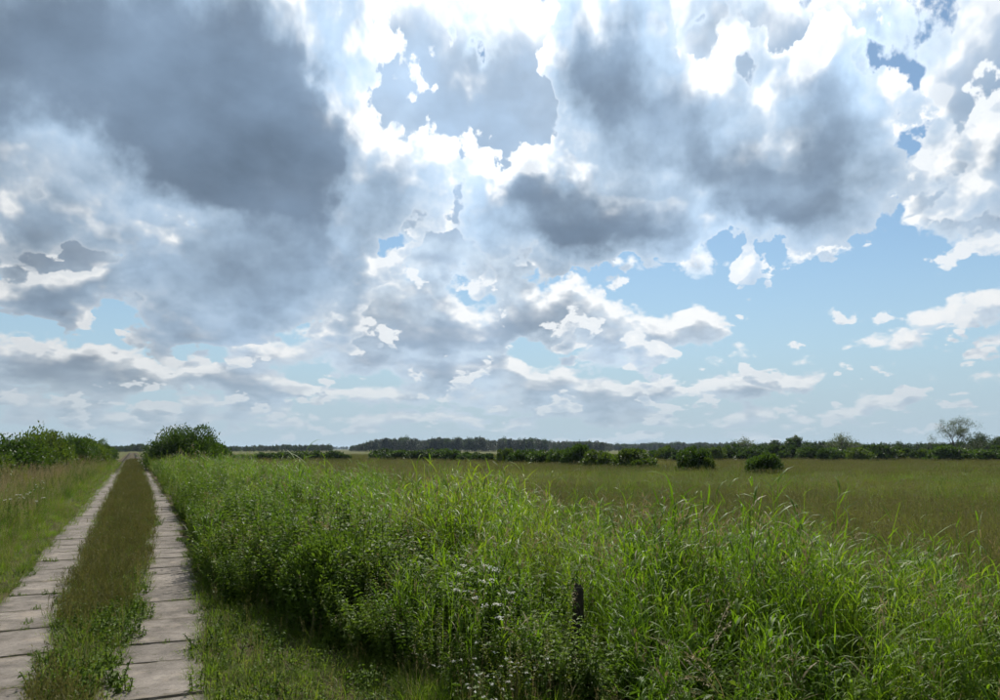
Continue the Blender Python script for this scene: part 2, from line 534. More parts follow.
def concrete_material():
    m, k = new_mat('slab_concrete')
    ge = k.n.new('ShaderNodeNewGeometry'); P = ge.outputs['Position']
    oi = k.n.new('ShaderNodeObjectInfo')
    Pn = k.v('ADD', P, k.v('SCALE', (7.3, 3.1, 0), scale=k.m('MULTIPLY', oi.outputs['Random'], 9)))
    big = k.noise(Pn, 2.2, 6, .65)
    blot = k.noise(Pn, 9.0, 6, .7)
    fine = k.noise(P, 45, 6, .8)
    grit = k.noise(P, 160, 3, .8)
    c = k.ramp(big, [(.32, (.100, .087, .074)), (.46, (.160, .141, .122)), (.58, (.205, .180, .156)), (.72, (.250, .220, .190))])
    c = k.v('SCALE', c, scale=k.m('MULTIPLY_ADD', oi.outputs['Random'], .30, .82))
    c = k.v('SCALE', c, scale=k.m('MULTIPLY_ADD', blot, 1.1, .45))
    c = k.v('SCALE', c, scale=k.m('MULTIPLY_ADD', fine, 1.1, .45))
    pit = k.smooth(grit, .60, .72)
    c = k.mix(k.m('MULTIPLY', pit, .5), c, (.07, .06, .05))
    sand = k.smooth(k.noise(P, 2.6, 7, .7), .55, .64)
    c = k.mix(k.m('MULTIPLY', sand, .55), c, (.275, .232, .185))
    moss = k.smooth(k.noise(k.v('MULTIPLY', P, (1.0, 2.2, 1.0)), 6.0, 8, .78), .565, .63)
    c = k.mix(k.m('MULTIPLY', moss, .7), c, (.062, .056, .032))
    # soil washed over the rims of each slab
    tc = k.n.new('ShaderNodeTexCoord')
    ox, oy, _ = k.sep(tc.outputs['Object'])
    rim = k.m('MAXIMUM', k.m('DIVIDE', k.m('ABSOLUTE', ox), .36), k.m('SUBTRACT', k.m('DIVIDE', k.m('ABSOLUTE', oy), .50), .04))
    soil = k.smooth(k.m('MULTIPLY_ADD', k.noise(P, 7.0, 6, .7), .75, rim), 1.18, 1.38)
    c = k.mix(k.m('MULTIPLY', soil, .75), c, (.085, .072, .048))
    h = k.m('ADD', k.m('MULTIPLY', fine, .7), k.m('MULTIPLY', grit, .4))
    finish(k, principled(k, c, .92, .12, bump(k, h, .8, .010)))
    return m


def bed_material():
    m, k = new_mat('track_earth')
    ge = k.n.new('ShaderNodeNewGeometry'); P = ge.outputs['Position']
    n = k.noise(P, 3.0, 6, .65); f = k.noise(P, 30.0, 5, .7)
    c = k.ramp(n, [(.35, (.050, .043, .024)), (.55, (.078, .062, .034)), (.7, (.064, .066, .026))])
    c = k.v('SCALE', c, scale=k.m('MULTIPLY_ADD', f, .9, .55))
    finish(k, principled(k, c, .95, .05, bump(k, f, .8, .02)))
    return m


M['ground'] = ground_material()
M['concrete'] = concrete_material()
M['bed'] = bed_material()

# ------------------------------------------------------------------ ground
def gz(X, Y=0.0):
    """height of the ground: the track runs on a low bank"""
    X = np.asarray(X, float)
    r = -0.42 * np.clip((X - 1.9) / 2.6, 0, 1) ** 1.2
    l = -0.30 * np.clip((-1.9 - X) / 2.2, 0, 1)
    return r + l


def build_ground():
    xs = np.unique(np.concatenate([-np.geomspace(10, 7000, 22), np.arange(-10, 14, .5), np.geomspace(14, 7000, 26)]))
    ys = np.unique(np.concatenate([-np.geomspace(6, 3000, 10), np.arange(-5, 40, 1.0), np.geomspace(40, 9000, 36)]))
    X, Y = np.meshgrid(xs, ys)
    Z = gz(X, Y)
    near = (np.abs(X) > 3.2) & (np.abs(X) < 200) & (np.abs(Y) < 400)
    Z = Z + np.where(near, rng.normal(0, .03, Z.shape), 0)
    V = np.stack([X, Y, Z], -1).reshape(-1, 3)
    nx, ny = len(xs), len(ys)
    i = (np.arange(ny - 1) * nx)[:, None] + np.arange(nx - 1)[None]
    F = np.stack([i, i + 1, i + nx + 1, i + nx], -1).reshape(-1, 4)
    o = link('ground', mesh_np('ground', V, F, M['ground'], smooth=True))
    tag(o, 'flat green and brown meadow ground reaching to the woods', kind='structure')


build_ground()

# ------------------------------------------------------------------ track: two strips of concrete slabs in an earth bed
KY = [0, 5.9, 7.4, 9.0, 12.6, 19.6, 30, 60, 400]
KR = [.46, .55, .63, .78, .88, 1.06, 1.13, 1.15, 1.15]         # right edge of the right strip
SLAB_W = .72


def right_c(Y):
    return np.interp(Y, KY, KR) - SLAB_W / 2


def left_c(Y):
    return np.interp(Y, [0, 6, 10, 20, 400], [-.78, -.80, -.88, -.92, -.93])


track = link('track', mesh_np('track', *(lambda ys: (
    np.concatenate([np.stack([np.full(len(ys), x), ys, np.full(len(ys), .010)], 1) for x in (-1.75, -.6, .6, 1.75)]),
    np.concatenate([np.stack([np.arange(len(ys) - 1) + c * len(ys), np.arange(len(ys) - 1) + (c + 1) * len(ys),
                              np.arange(len(ys) - 1) + (c + 1) * len(ys) + 1, np.arange(len(ys) - 1) + c * len(ys) + 1], 1) for c in range(3)])))(
    np.arange(-6, 420, 3.0)), M['bed']))
tag(track, 'straight farm track of two concrete slab strips running to the horizon', kind='structure')


def slab_mesh(i, L=1.0, W=SLAB_W, T=.10):
    r = random.Random(100 + i)
    pts = []
    n = [7, 9, 7, 9]
    c = [(-W / 2, -L / 2), (W / 2, -L / 2), (W / 2, L / 2), (-W / 2, L / 2)]
    for s in range(4):
        (x0, y0), (x1, y1) = c[s], c[(s + 1) % 4]
        for q in range(n[s]):
            t = q / n[s]
            j = .006 if 0 < q else .03
            if r.random() < .10: j = .035
            x, y = x0 + (x1 - x0) * t, y0 + (y1 - y0) * t
            kx, ky = (W / 2 - r.random() * j) / (W / 2), (L / 2 - r.random() * j) / (L / 2)
            pts.append((x * kx, y * ky))
    m = len(pts)
    bm = bmesh.new()
    top = [bm.verts.new((x * .975, y * .982, 0)) for x, y in pts]
    mid = [bm.verts.new((x, y, -.016)) for x, y in pts]
    bot = [bm.verts.new((x, y, -T)) for x, y in pts]
    for a in range(m):
        b = (a + 1) % m
        bm.faces.new((mid[a], mid[b], top[b], top[a]))
        bm.faces.new((bot[a], bot[b], mid[b], mid[a]))
    bm.faces.new(top)
    bm.normal_update()
    me = bpy.data.meshes.new('slab'); bm.to_mesh(me); bm.free()
    me.materials.append(M['concrete'])
    return me


slabs = [slab_mesh(i) for i in range(8)]
short_slabs = [slab_mesh(20 + i, L=.62) for i in range(3)]
rs = random.Random(3)


def lay_slab(x, y, ang, me, z=.020):
    o = link('slab', me, track, (x, y, z + rs.uniform(-.005, .007)))
    o.rotation_euler = (rs.gauss(0, .004), rs.gauss(0, .006), -ang + rs.gauss(0, .012) + rs.choice((0, math.pi)))
    return o


SLAB_END = 62.0
JOINTS = []
for cf, y0 in ((left_c, 2.6), (right_c, 2.9)):
    y = y0
    while y < SLAB_END:
        short = rs.random() < .12
        L = .62 if short else 1.0
        yc = y + L / 2
        ang = math.atan2(float(cf(yc + .5) - cf(yc - .5)), 1.0)
        lay_slab(float(cf(yc)) + rs.gauss(0, .02), yc, ang, rs.choice(short_slabs if short else slabs))
        JOINTS.append((float(cf(y + L)), y + L))
        y += L + .004 + abs(rs.gauss(0, .012))
lay_slab(.02, 8.95, .05, short_slabs[0])       # a stray slab beside the right strip

# farther on the slabs can no longer be told apart
V, F = [], []
for cf in (left_c, right_c):
    y = SLAB_END + .3
    while y < 330:
        x = float(cf(y + .5)) + rs.gauss(0, .02); z = .020 + rs.uniform(-.008, .01); b = len(V)
        w = SLAB_W / 2
        for zz in (z - .1, z):
            V += [(x - w, y, zz), (x + w, y, zz), (x + w, y + 1, zz), (x - w, y + 1, zz)]
        F += [(b + 4, b + 5, b + 6, b + 7), (b, b + 1, b + 5, b + 4), (b + 1, b + 2, b + 6, b + 5), (b + 3, b, b + 4, b + 7)]
        y += 1.03
tag(link('far_slab', mesh_np('far_slab', V, F, M['concrete']), track), kind='stuff')

# ------------------------------------------------------------------ plants: shared shapes
def U(a, b, n): return rng.uniform(a, b, n)


def disc(n, r):
    a, q = U(0, 2 * np.pi, n), np.sqrt(U(0, 1, n)) * r
    return np.stack([np.cos(a) * q, np.sin(a) * q, np.zeros(n)], 1)


def sph(n):
    v = rng.normal(size=(n, 3)); return v / np.linalg.norm(v, axis=1, keepdims=True)


def proto(name, geo, mats):
    return bpy.data.objects.new(name, geo.mesh(name, mats))


def p_grass(name, n, r, h0, h1, w, mats, bend=(.3, 1.3), heads=0, frac2=.0, levels=4, headmat=None, lean=.25, hs=1.0):
    """a tuft of blades; frac2 of them in the second material; heads: fine flowering stems"""
    g = Geo()
    n2 = int(n * frac2)
    for slot, m in ((0, n - n2), (1, n2)):
        if m <= 0: continue
        root = disc(m, r)
        out = np.arctan2(root[:, 1], root[:, 0]) + rng.normal(0, .9, m)
        V, F = blades(root, out, np.abs(rng.normal(0, lean, m)), U(h0, h1, m), U(.6, 1.2, m) * w, U(*bend, m), levels)
        g.add(V, F, slot)
    if heads:
        root = disc(heads, r * .8)
        az = U(0, 6.28, heads); ln = U(.9, 1.3, heads) * h1
        le = np.abs(rng.normal(0, .12, heads)); be = U(.05, .35, heads)
        V, F = blades(root, az, le, ln, np.full(heads, .0035), be, 3, taper=.4)
        g.add(V, F, headmat if headmat is not None else 1)
        # the panicle: slim slips round the tip
        s = le + be * .5
        tip = root + np.stack([np.cos(az) * np.sin(s) * ln, np.sin(az) * np.sin(s) * ln, np.cos(s) * ln], 1) * .93
        m = 7
        pos = np.repeat(tip, m, 0) + rng.normal(0, .004, (heads * m, 3))
        pos[:, 2] += U(-.09, .02, heads * m)
        d = np.stack([np.cos(np.repeat(az, m)) * .4, np.sin(np.repeat(az, m)) * .4, np.full(heads * m, 1.)], 1) + rng.normal(0, .35, (heads * m, 3))
        d /= np.linalg.norm(d, axis=1, keepdims=True)
        V, F = leaves(pos, d, U(.015, .035, heads * m) * hs, U(.004, .008, heads * m) * hs)
        g.add(V, F, headmat if headmat is not None else 1)
    return proto(name, g, mats)


def p_reed(name, stems, r, h0, h1, mats, lw=.016, heads=False):
    """tall grass with broad blades set along each stem"""
    g = Geo()
    root = disc(stems, r); az = U(0, 6.28, stems); H = U(h0, h1, stems); le = np.abs(rng.normal(0, .10, stems))
    V, F = blades(root, az, le, H, np.full(stems, .006), U(.0, .18, stems), 3, taper=.3)
    g.add(V, F, 0)
    for i in range(stems):
        m = int(5 + H[i] * 5)
        t = np.linspace(.18, .97, m)
        base = root[i] + np.outer(t * H[i], [np.cos(az[i]) * np.sin(le[i] + .04), np.sin(az[i]) * np.sin(le[i] + .04), np.cos(le[i])])
        la = rng.uniform(0, 6.28) + np.arange(m) * np.pi + rng.normal(0, .5, m)
        ll = U(.18, .36, m) * (1.05 - .35 * t)
        V, F = blades(base, la, U(.25, .75, m), ll, U(.7, 1.2, m) * lw, U(.3, 1.5, m), 5, peak=.35)
        g.add(V, F, 0 if rng.random() > .06 else 1)
    if heads:
        for i in range(stems):
            if rng.random() < .5: continue
            tip = root[i] + np.array([np.cos(az[i]) * np.sin(le[i] + .05), np.sin(az[i]) * np.sin(le[i] + .05), np.cos(le[i])]) * H[i]
            m = 16
            pos = tip + np.stack([rng.normal(0, .012, m), rng.normal(0, .012, m), U(-.02, .14, m)], 1)
            d = np.stack([rng.normal(.3, .4, m), rng.normal(0, .4, m), np.ones(m)], 1); d /= np.linalg.norm(d, axis=1, keepdims=True)
            V, F = leaves(pos, d, U(.03, .06, m), U(.006, .012, m)); g.add(V, F, 1)
    return proto(name, g, mats)


def p_herb(name, stems, r, h0, h1, mats, leaf=.07, wide=.42, density=22, flower=0, head='spike'):
    """leafy stems with pairs of pointed leaves"""
    g = Geo()
    for i in range(stems):
        root = disc(1, r)[0]; H = rng.uniform(h0, h1)
        lean = rng.normal(0, .16, 2) + root[:2] * .6
        n = int(density * H / .8)
        t = np.linspace(.08, 1, n)
        c = root + np.stack([lean[0] * H * t ** 1.4, lean[1] * H * t ** 1.4, H * t], 1)
        k = max(2, n // 5)
        cc = c[::k]
        if len(cc) > 1:
            V, F = tubes(cc[:-1], cc[1:], np.full(len(cc) - 1, .004), np.full(len(cc) - 1, .003), 3); g.add(V, F, 0)
        a0 = rng.uniform(0, 6.28) + np.arange(n) * (np.pi / 2) + rng.normal(0, .3, n)
        for s in (0, np.pi):
            a = a0 + s
            el = U(-.35, .45, n)
            d = np.stack([np.cos(a) * np.cos(el), np.sin(a) * np.cos(el), np.sin(el)], 1)
            L = leaf * U(.7, 1.25, n) * (1.1 - .55 * t)
            V, F = leaves(c, d, L, L * wide, .25); g.add(V, F, 0)
        if flower and rng.random() < flower:
            m = 26
            if head == 'spike':
                pos = c[-1] + np.stack([rng.normal(0, .012, m), rng.normal(0, .012, m), U(-.10, .06, m)], 1)
            else:
                q = disc(m, .05); pos = c[-1] + q + np.array([0, 0, .02]); pos[:, 2] -= (q[:, :2] ** 2).sum(1) * 3
            V, F = leaves(pos, sph(m) * [1, 1, .4] / 1.0, U(.012, .02, m), U(.010, .016, m)); g.add(V, F, 1)
    return proto(name, g, mats)


def p_umbel(name, stems, r, h0, h1, mats, size=.05):
    """flat white flower heads on branching stems above feathery leaves"""
    g = Geo()
    for i in range(stems):
        root = disc(1, r)[0]; H = rng.uniform(h0, h1)
        top = root + np.array([rng.normal(0, .08) * H, rng.normal(0, .08) * H, H])
        V, F = tubes([root], [top * [1, 1, .86]], [.005], [.0035], 4); g.add(V, F, 0)
        for b in range(rng.integers(2, 5)):
            tip = top + np.array([*rng.normal(0, .05, 2), rng.uniform(-.05, .02)])
            V, F = tubes([top * [1, 1, .8]], [tip], [.003], [.002], 3); g.add(V, F, 0)
            m = 34; s = size * rng.uniform(.7, 1.2)
            q = disc(m, s); pos = tip + q; pos[:, 2] += .012 - (q[:, :2] ** 2).sum(1) * 3
            d = sph(m); d[:, 2] *= .35; d /= np.linalg.norm(d, axis=1, keepdims=True)
            V, F = leaves(pos, d, U(.014, .024, m), U(.012, .020, m)); g.add(V, F, 1)
            q8 = disc(7, s * .8)
            V, F = tubes(np.tile(tip - [0, 0, .02], (7, 1)), tip + q8 + [0, 0, .006], np.full(7, .0014), np.full(7, .001), 3); g.add(V, F, 0)
        n = 26
        t = U(.05, .8, n); c = root + (top - root) * t[:, None]
        a = U(0, 6.28, n); d = np.stack([np.cos(a), np.sin(a), U(-.1, .7, n)], 1); d /= np.linalg.norm(d, axis=1, keepdims=True)
        V, F = leaves(c, d, U(.05, .12, n) * (1.2 - t), U(.012, .03, n), .2); g.add(V, F, 0)
    return proto(name, g, mats)


GH = [M['grass'], M['dry']]
def p_plume(name, n, r, h0, h1):
    """stems that arch over into tan drooping seed plumes"""
    g = Geo()
    root = disc(n, r); az = U(0, 6.28, n); H = U(h0, h1, n)
    V, F = blades(root, az, np.abs(rng.normal(0, .10, n)), H, np.full(n, .006), U(.9, 1.9, n), 7, taper=.3); g.add(V, F, 1)
    c = V.reshape(n, 7, 2, 3).mean(2)
    for i in range(n):
        m = 46; t = rng.uniform(3.6, 6.0, m); a = np.floor(t).astype(int).clip(0, 5)
        p = c[i, a] + (c[i, a + 1] - c[i, a]) * (t - a)[:, None] + rng.normal(0, .010, (m, 3))
        d = (c[i, 6] - c[i, 4]); d = d / np.linalg.norm(d) + rng.normal(0, .35, (m, 3)); d /= np.linalg.norm(d, axis=1, keepdims=True)
        V, F = leaves(p, d, U(.02, .05, m), U(.006, .012, m)); g.add(V, F, 1)
    m = 14
    V, F = blades(disc(m, r), U(0, 6.28, m), U(.1, .5, m), U(.5, .9, m) * h0, U(.008, .014, m), U(.3, 1.4, m), 5); g.add(V, F, 0)
    return proto(name, g, [M['reed'], M['dry']])


turf = [p_grass('turf_tuft', 50, .13, .05, .15, .006, GH, frac2=.05, levels=3, bend=(.4, 1.6), lean=.45) for i in range(3)]
turf += [p_grass('turf_tuft', 44, .14, .08, .20, .0055, [M['grass'], M['brown']], frac2=.15, heads=3, levels=3) for i in range(2)]
clover = [p_herb('low_herb', 12, .12, .05, .13, [M['herb']], leaf=.035, wide=.7, density=46) for i in range(2)]
bent = [p_grass('bent_tuft', 48, .15, .07, .17, .0045, [M['grass'], M['rusty']], frac2=.55, heads=12, headmat=1, levels=3, hs=1.2) for i in range(3)]
tall = [p_grass('tall_tuft', 60, .16, .30, .75, .009, GH, frac2=.07, heads=3, lean=.22) for i in range(3)]
tall += [p_grass('tall_tuft', 50, .14, .35, .65, .011, [M['reed'], M['dry']], frac2=.03, lean=.25) for i in range(2)]
fine = [p_grass('fine_tuft', 50, .18, .35, .65, .0055, [M['grass'], M['dry']], frac2=.15, heads=14, lean=.16, bend=(.1, .9)) for i in range(2)]
drygrass = [p_grass('dry_tuft', 36, .16, .40, .80, .006, [M['dry'], M['brown']], frac2=.4, heads=14, lean=.18, headmat=0) for i in range(2)]
reed = [p_reed('reed_clump', 9, .16, (.75, .85, .70, .95)[i], (1.15, 1.30, 1.05, 1.40)[i], [M['reed'], M['dry']], (.014, .012, .016, .011)[i], heads=(i > 1)) for i in range(4)]
broad = [p_reed('broad_reed_clump', 6, .15, .60, .95, [M['reed'], M['dry']], .022) for i in range(2)]
nettle = [p_herb('nettle_clump', 9, .17, .60, 1.00, [M['herb']], leaf=.085, wide=.45, density=20) for i in range(3)]
bushy = [p_herb('bushy_herb', 12, .17, .45, .85, [M['herb'], M['dry']], leaf=.055, wide=.40, density=30, flower=.2) for i in range(2)]
yherb = [p_herb('yellow_herb', 9, .14, .60, .95, [M['yellow_herb'], M['yellow_herb']], leaf=.06, wide=.28, density=34, flower=.7) for i in range(1)]
dead = [p_herb('dead_stalk', 5, .14, .55, .95, [M['brown'], M['dry']], leaf=.035, wide=.5, density=22, flower=.9) for i in range(1)]
plume = [p_plume('drooping_plume', 5, .10, .9, 1.3)]
bigleaf = [p_herb('big_leaf_herb', 4, .10, .35, .65, [M['herb']], leaf=.20, wide=.38, density=9) for i in range(2)]
mead = [p_grass('meadow_tuft', 70, .34, .22, .50, .008, [M['meadow'], M['brown']], frac2=.10, heads=7, levels=3, hs=1.6) for i in range(3)]
mead_far = [p_grass('meadow_patch', 100, .95, .25, .50, .020, [M['meadow'], M['brown']], frac2=.14, heads=8, levels=3, hs=3.0) for i in range(2)]
mead_g = [p_grass('meadow_tuft', 70, .30, .25, .55, .008, [M['grass'], M['meadow']], frac2=.4, heads=4, levels=3) for i in range(2)]


def scatter(name, label, protos, pts, scl, idx, tilt=.10):
    """one mass of plants: points that carry one of the shared shapes each"""
    n = len(pts)
    me = bpy.data.meshes.new(name)
    me.vertices.add(n); me.vertices.foreach_set('co', np.asarray(pts, np.float32).ravel())
    a = me.attributes.new('plant_scale', 'FLOAT_VECTOR', 'POINT'); a.data.foreach_set('vector', np.asarray(scl, np.float32).ravel())
    rot = np.stack([rng.normal(0, tilt, n), rng.normal(0, tilt, n), U(0, 6.2832, n)], 1)
    a = me.attributes.new('plant_turn', 'FLOAT_VECTOR', 'POINT'); a.data.foreach_set('vector', rot.astype(np.float32).ravel())
    a = me.attributes.new('plant_kind', 'INT', 'POINT'); a.data.foreach_set('value', np.asarray(idx, np.int32))
    o = link(name, me)
    g = bpy.data.node_groups.new(name, 'GeometryNodeTree')
    g.interface.new_socket('Geometry', in_out='INPUT', socket_type='NodeSocketGeometry')
    g.interface.new_socket('Geometry', in_out='OUTPUT', socket_type='NodeSocketGeometry')
    N, L = g.nodes, g.links
    gi, go = N.new('NodeGroupInput'), N.new('NodeGroupOutput')

    def attr(nm, tp):
        q = N.new('GeometryNodeInputNamedAttribute'); q.data_type = tp; q.inputs[0].default_value = nm
        return q.outputs[0]
    er = N.new('FunctionNodeEulerToRotation'); L.new(attr('plant_turn', 'FLOAT_VECTOR'), er.inputs[0])
    sc, kd = attr('plant_scale', 'FLOAT_VECTOR'), attr('plant_kind', 'INT')
    jn = N.new('GeometryNodeJoinGeometry')
    for i, p in enumerate(protos):
        if not (np.asarray(idx) == i).any(): continue
        oi = N.new('GeometryNodeObjectInfo'); oi.inputs['Object'].default_value = p; oi.inputs['As Instance'].default_value = False
        cmp = N.new('FunctionNodeCompare'); cmp.data_type = 'INT'; cmp.operation = 'EQUAL'
        L.new(kd, cmp.inputs[2]); cmp.inputs[3].default_value = i
        ip = N.new('GeometryNodeInstanceOnPoints')
        L.new(gi.outputs[0], ip.inputs['Points']); L.new(cmp.outputs[0], ip.inputs['Selection'])
        L.new(oi.outputs['Geometry'], ip.inputs['Instance'])
        L.new(er.outputs[0], ip.inputs['Rotation']); L.new(sc, ip.inputs['Scale'])
        L.new(ip.outputs[0], jn.inputs[0])
    L.new(jn.outputs[0], go.inputs[0])
    md = o.modifiers.new('plants', 'NODES'); md.node_group = g
    tag(o, label, kind='stuff')
    return o


def vnoise(x, y, s, seed=0):
    """smooth value noise for where plants grow"""
    x, y = np.asarray(x) / s + seed * 17.3, np.asarray(y) / s + seed * 5.7
    xi, yi = np.floor(x), np.floor(y); fx, fy = x - xi, y - yi
    fx, fy = fx * fx * (3 - 2 * fx), fy * fy * (3 - 2 * fy)
    h = lambda a, b: np.modf(np.abs(np.sin(a * 127.1 + b * 311.7) * 43758.5453))[0]
    return (h(xi, yi) * (1 - fx) + h(xi + 1, yi) * fx) * (1 - fy) + (h(xi, yi + 1) * (1 - fx) + h(xi + 1, yi + 1) * fx) * fy


def field_pts(x0, x1, y0, y1, dens, dmin=2.0, dmax=60, fall=10.0, power=1.2, half=R(50)):
    """points in a rectangle of ground, thinning with distance, within the wedge of ground around the view"""
    n = int((x1 - x0) * (y1 - y0) * dens)
    x, y = U(x0, x1, n), U(y0, y1, n)
    d = np.hypot(x, y)
    b = np.arctan2(x, y) - YAW
    keep = (d > dmin) & (d < dmax) & ((np.abs(b) < half) | (d < 4)) & (U(0, 1, n) < np.minimum(1, (fall / np.maximum(d, .1)) ** power))
    return x[keep], y[keep], d[keep]


def grow(x, y, h, jit=.25, wide=None, dz=0.0):
    n = len(x)
    s = h * rng.uniform(1 - jit, 1 + jit, n)
    w = s if wide is None else s * wide
    return np.stack([x, y, gz(x) - .01 + dz], 1), np.stack([w, w, s], 1)


def pick(n, weights):
    w = np.asarray(weights, float)
    return rng.choice(len(w), n, p=w / w.sum())


def on_slab(x, y, pad=0.0):
    return (np.abs(x - left_c(y)) < SLAB_W / 2 - pad) | (np.abs(x - right_c(y)) < SLAB_W / 2 - pad)


# --- middle of the track: low brown bent grass, greener close by
x, y, d = field_pts(-.62, .85, 2, 120, 150, 2.5, 120, 9, 1.15)
enc = .05 + .16 * np.clip((y - 10) / 14, 0, 1) * (.5 + vnoise(x, y, 1.5, 41)) + .07 * (vnoise(x, y, .5, 42) > .6)
k = ~on_slab(x, y, enc) & (x > left_c(y)) & (x < right_c(y))
x, y, d = x[k], y[k], d[k]
gr = vnoise(x, y, 1.3, 1) + np.clip((11 - y) / 10, -.5, .4) + np.clip((right_c(y) - .5 - x) * -1.2, -.1, .35)
gr = gr + rng.normal(0, .16, len(x))
idx = np.where(gr > .62, pick(len(x), [3, 3, 3, 1, 1, 2, 2, 0, 0, 0]), pick(len(x), [.8, .8, .8, 1.2, 1.2, .3, .3, 2, 2, 2]))
P_, S_ = grow(x, y, np.where(gr > .62, 1.0, .9) * (1 + .012 * np.clip(d - 10, 0, 80)), .35)
scatter('track_grass', 'low brown and green grass between the slab strips of the track', turf + clover + bent, P_, S_, idx)

# --- tufts in the joints and over the slab edges
x, y, d = field_pts(-1.35, 1.25, 2.5, 60, 90, 2.5, 60, 9, 1.0)
e1 = np.abs(np.abs(x - left_c(y)) - SLAB_W / 2); e2 = np.abs(np.abs(x - right_c(y)) - SLAB_W / 2)
k = (np.minimum(e1, e2) < .05 + .13 * np.clip(vnoise(x, y, .5, 5) - .3, 0, 1) / .7) & (vnoise(x, y, .45, 2) > .30)
k |= on_slab(x, y) & (vnoise(x, y, .28, 3) > .86) & (U(0, 1, len(x)) < .5)
x, y = x[k], y[k]
jx, jy = [], []
for cx, cy in JOINTS:
    if rng.random() < .75:
        m = rng.integers(2, 9); c0 = rng.uniform(-.36, .36)
        jx += list(cx + np.clip(c0 + rng.normal(0, .12, m), -.36, .36)); jy += list(cy + rng.normal(0, .012, m))
n_edge = len(x)
x, y = np.concatenate([x, jx]), np.concatenate([y, jy])
P_, S_ = grow(x, y, np.where(np.arange(len(x)) < n_edge, .52, .34), .4, dz=.015)
scatter('joint_grass', 'small grass tufts in the joints and on the edges of the slabs', turf + clover, P_, S_, pick(len(x), [2, 2, 2, .2, .2, 1, 1]))

# --- left verge
x, y, d = field_pts(-9, -1.10, 2, 110, 60, 2.2, 110, 10, 1.15)
k = x < -1.26 + .13 * np.clip((y - 11) / 10, 0, 1) * vnoise(x, y, 1.2, 43) * 2 + .06 * (vnoise(x, y, .6, 44) > .6)
x, y, d = x[k], y[k], d[k]
h = .30 + .75 * np.clip((-1.45 - x) / 1.6, 0, 1)
zone = vnoise(x, y, 1.8, 4) + np.clip((-x - 2.4) * .25, -.3, .3)
protos = tall + fine + drygrass + turf + bushy + yherb
nT, nF, nD, nU = len(tall), len(fine), len(drygrass), len(turf)
w_tall = [2] * nT + [1.2] * nF + [.15] * nD + [0] * nU + [.9] * 2 + [.15]
w_dry = [1.4] * nT + [2] * nF + [1.0] * nD + [0] * nU + [.2] * 2 + [.1]
w_low = [.4] * nT + [.5] * nF + [.1] * nD + [2] * nU + [0] * 2 + [0]
w_low = [.4] * nT + [.5] * nF + [.05] * nD + [2, 2, 2, .4, .4] + [0] * 2 + [0]
idx = np.where(h < .5, pick(len(x), w_low), np.where(zone + rng.normal(0, .12, len(x)) > .66, pick(len(x), w_dry), pick(len(x), w_tall)))
hh = np.where((h < .5) & (idx >= nT + nF + nD) & (idx < nT + nF + nD + nU), 1.1, h)
P_, S_ = grow(x, y, hh * (1 + .006 * np.clip(d - 10, 0, 60)), .3)
scatter('verge_grass', 'tall green and straw coloured grass along the hedge side of the track', protos, P_, S_, idx)

# --- right verge: trodden low grass by the camera, then medium grass
def bank_edge(y):
    """where the tall growth begins, to the right of the right strip"""
    return np.interp(y, [0, 3, 5.0, 6.2, 7.4, 8.6, 9.4, 10.5, 13, 20, 60, 400], [2.2, 2.15, 2.05, 1.75, 1.62, 1.35, 1.0, .95, 1.10, 1.24, 1.36, 1.5])


x, y, d = field_pts(.2, 3.6, 1.5, 14, 110, 2.2, 18, 9, 1.0)
k = (x > right_c(y) + SLAB_W / 2 - .03) & (x < bank_edge(y) + .4)
x, y, d = x[k], y[k], d[k]
mid = vnoise(x, y, .9, 6) + (x - right_c(y) - .9) * .55
idx = np.where(mid > .80, pick(len(x), [0, 0, 0, 0, 0, .6, .6, 2, 2, 2, 3, 3, .2, .2]), pick(len(x), [3, 3, 3, .4, .4, .7, .7, .02, .02, .02, .1, .1, .02, .02]))
hh = np.where(idx >= 7, .34 + .30 * np.clip(mid - .8, 0, .8), 1.0)
P_, S_ = grow(x, y, hh, .3, wide=None)
scatter('verge_turf', 'low green grass between the slabs and the tall weeds', turf + clover + tall + fine, P_, S_, idx)

POST = (3.65, 6.12)
# --- the tall growth along the ditch: herbs near the track, reed grass farther out
x, y, d = field_pts(.9, 9.6, .5, 120, 34, 2.6, 120, 9.5, 1.2)
e = bank_edge(y)
edge_out = 7.6 + 1.6 * (vnoise(x, y, 3.0, 7) - .5) * 2
qx, qy = POST; q = math.hypot(qx, qy)
al, ac = (x * qx + y * qy) / q, (x * qy - y * qx) / q            # trodden clear before the post
k = (x > e + .02) & (x < edge_out) & ~((np.abs(ac) < .34 + .02 * (q - al)) & (al > q - 2.8) & (al < q + .12)) & (vnoise(x, y, .7, 22) > .22)
x, y, d, e = x[k], y[k], d[k], e[k]
herbness = 1.0 - np.clip((x - 2.6) / 2.6, 0, 1) + (vnoise(x, y, 1.6, 8) - .5) * 1.1
herbness += np.where(y > 14, .25, 0)
patch = vnoise(x, y, 1.1, 9)
P = reed + broad + nettle + bushy + yherb + dead + plume + tall + drygrass + bigleaf
iw = lambda **w: sum(([w.get(n, 0)] * c for n, c in (('reed', 4), ('broad', 2), ('nettle', 3), ('bushy', 2), ('yherb', 1), ('dead', 1), ('plume', 1), ('tall', 5), ('dry', 2), ('big', 2))), [])
idx = pick(len(x), iw(reed=3, broad=.8, nettle=.15, bushy=.25, yherb=.1, dead=.25, plume=.6, tall=.8, dry=.25))
alt = pick(len(x), iw(reed=.25, broad=.1, nettle=2.4, bushy=2.2, yherb=.9, dead=.3, plume=.2, tall=.5, dry=.1))
idx = np.where(herbness > .62, alt, idx)
alt = pick(len(x), iw(reed=.4, broad=.1, nettle=.1, bushy=.2, yherb=.4, dead=1.2, plume=1.6, tall=.6, dry=.8))
idx = np.where(patch > .84, alt, idx)
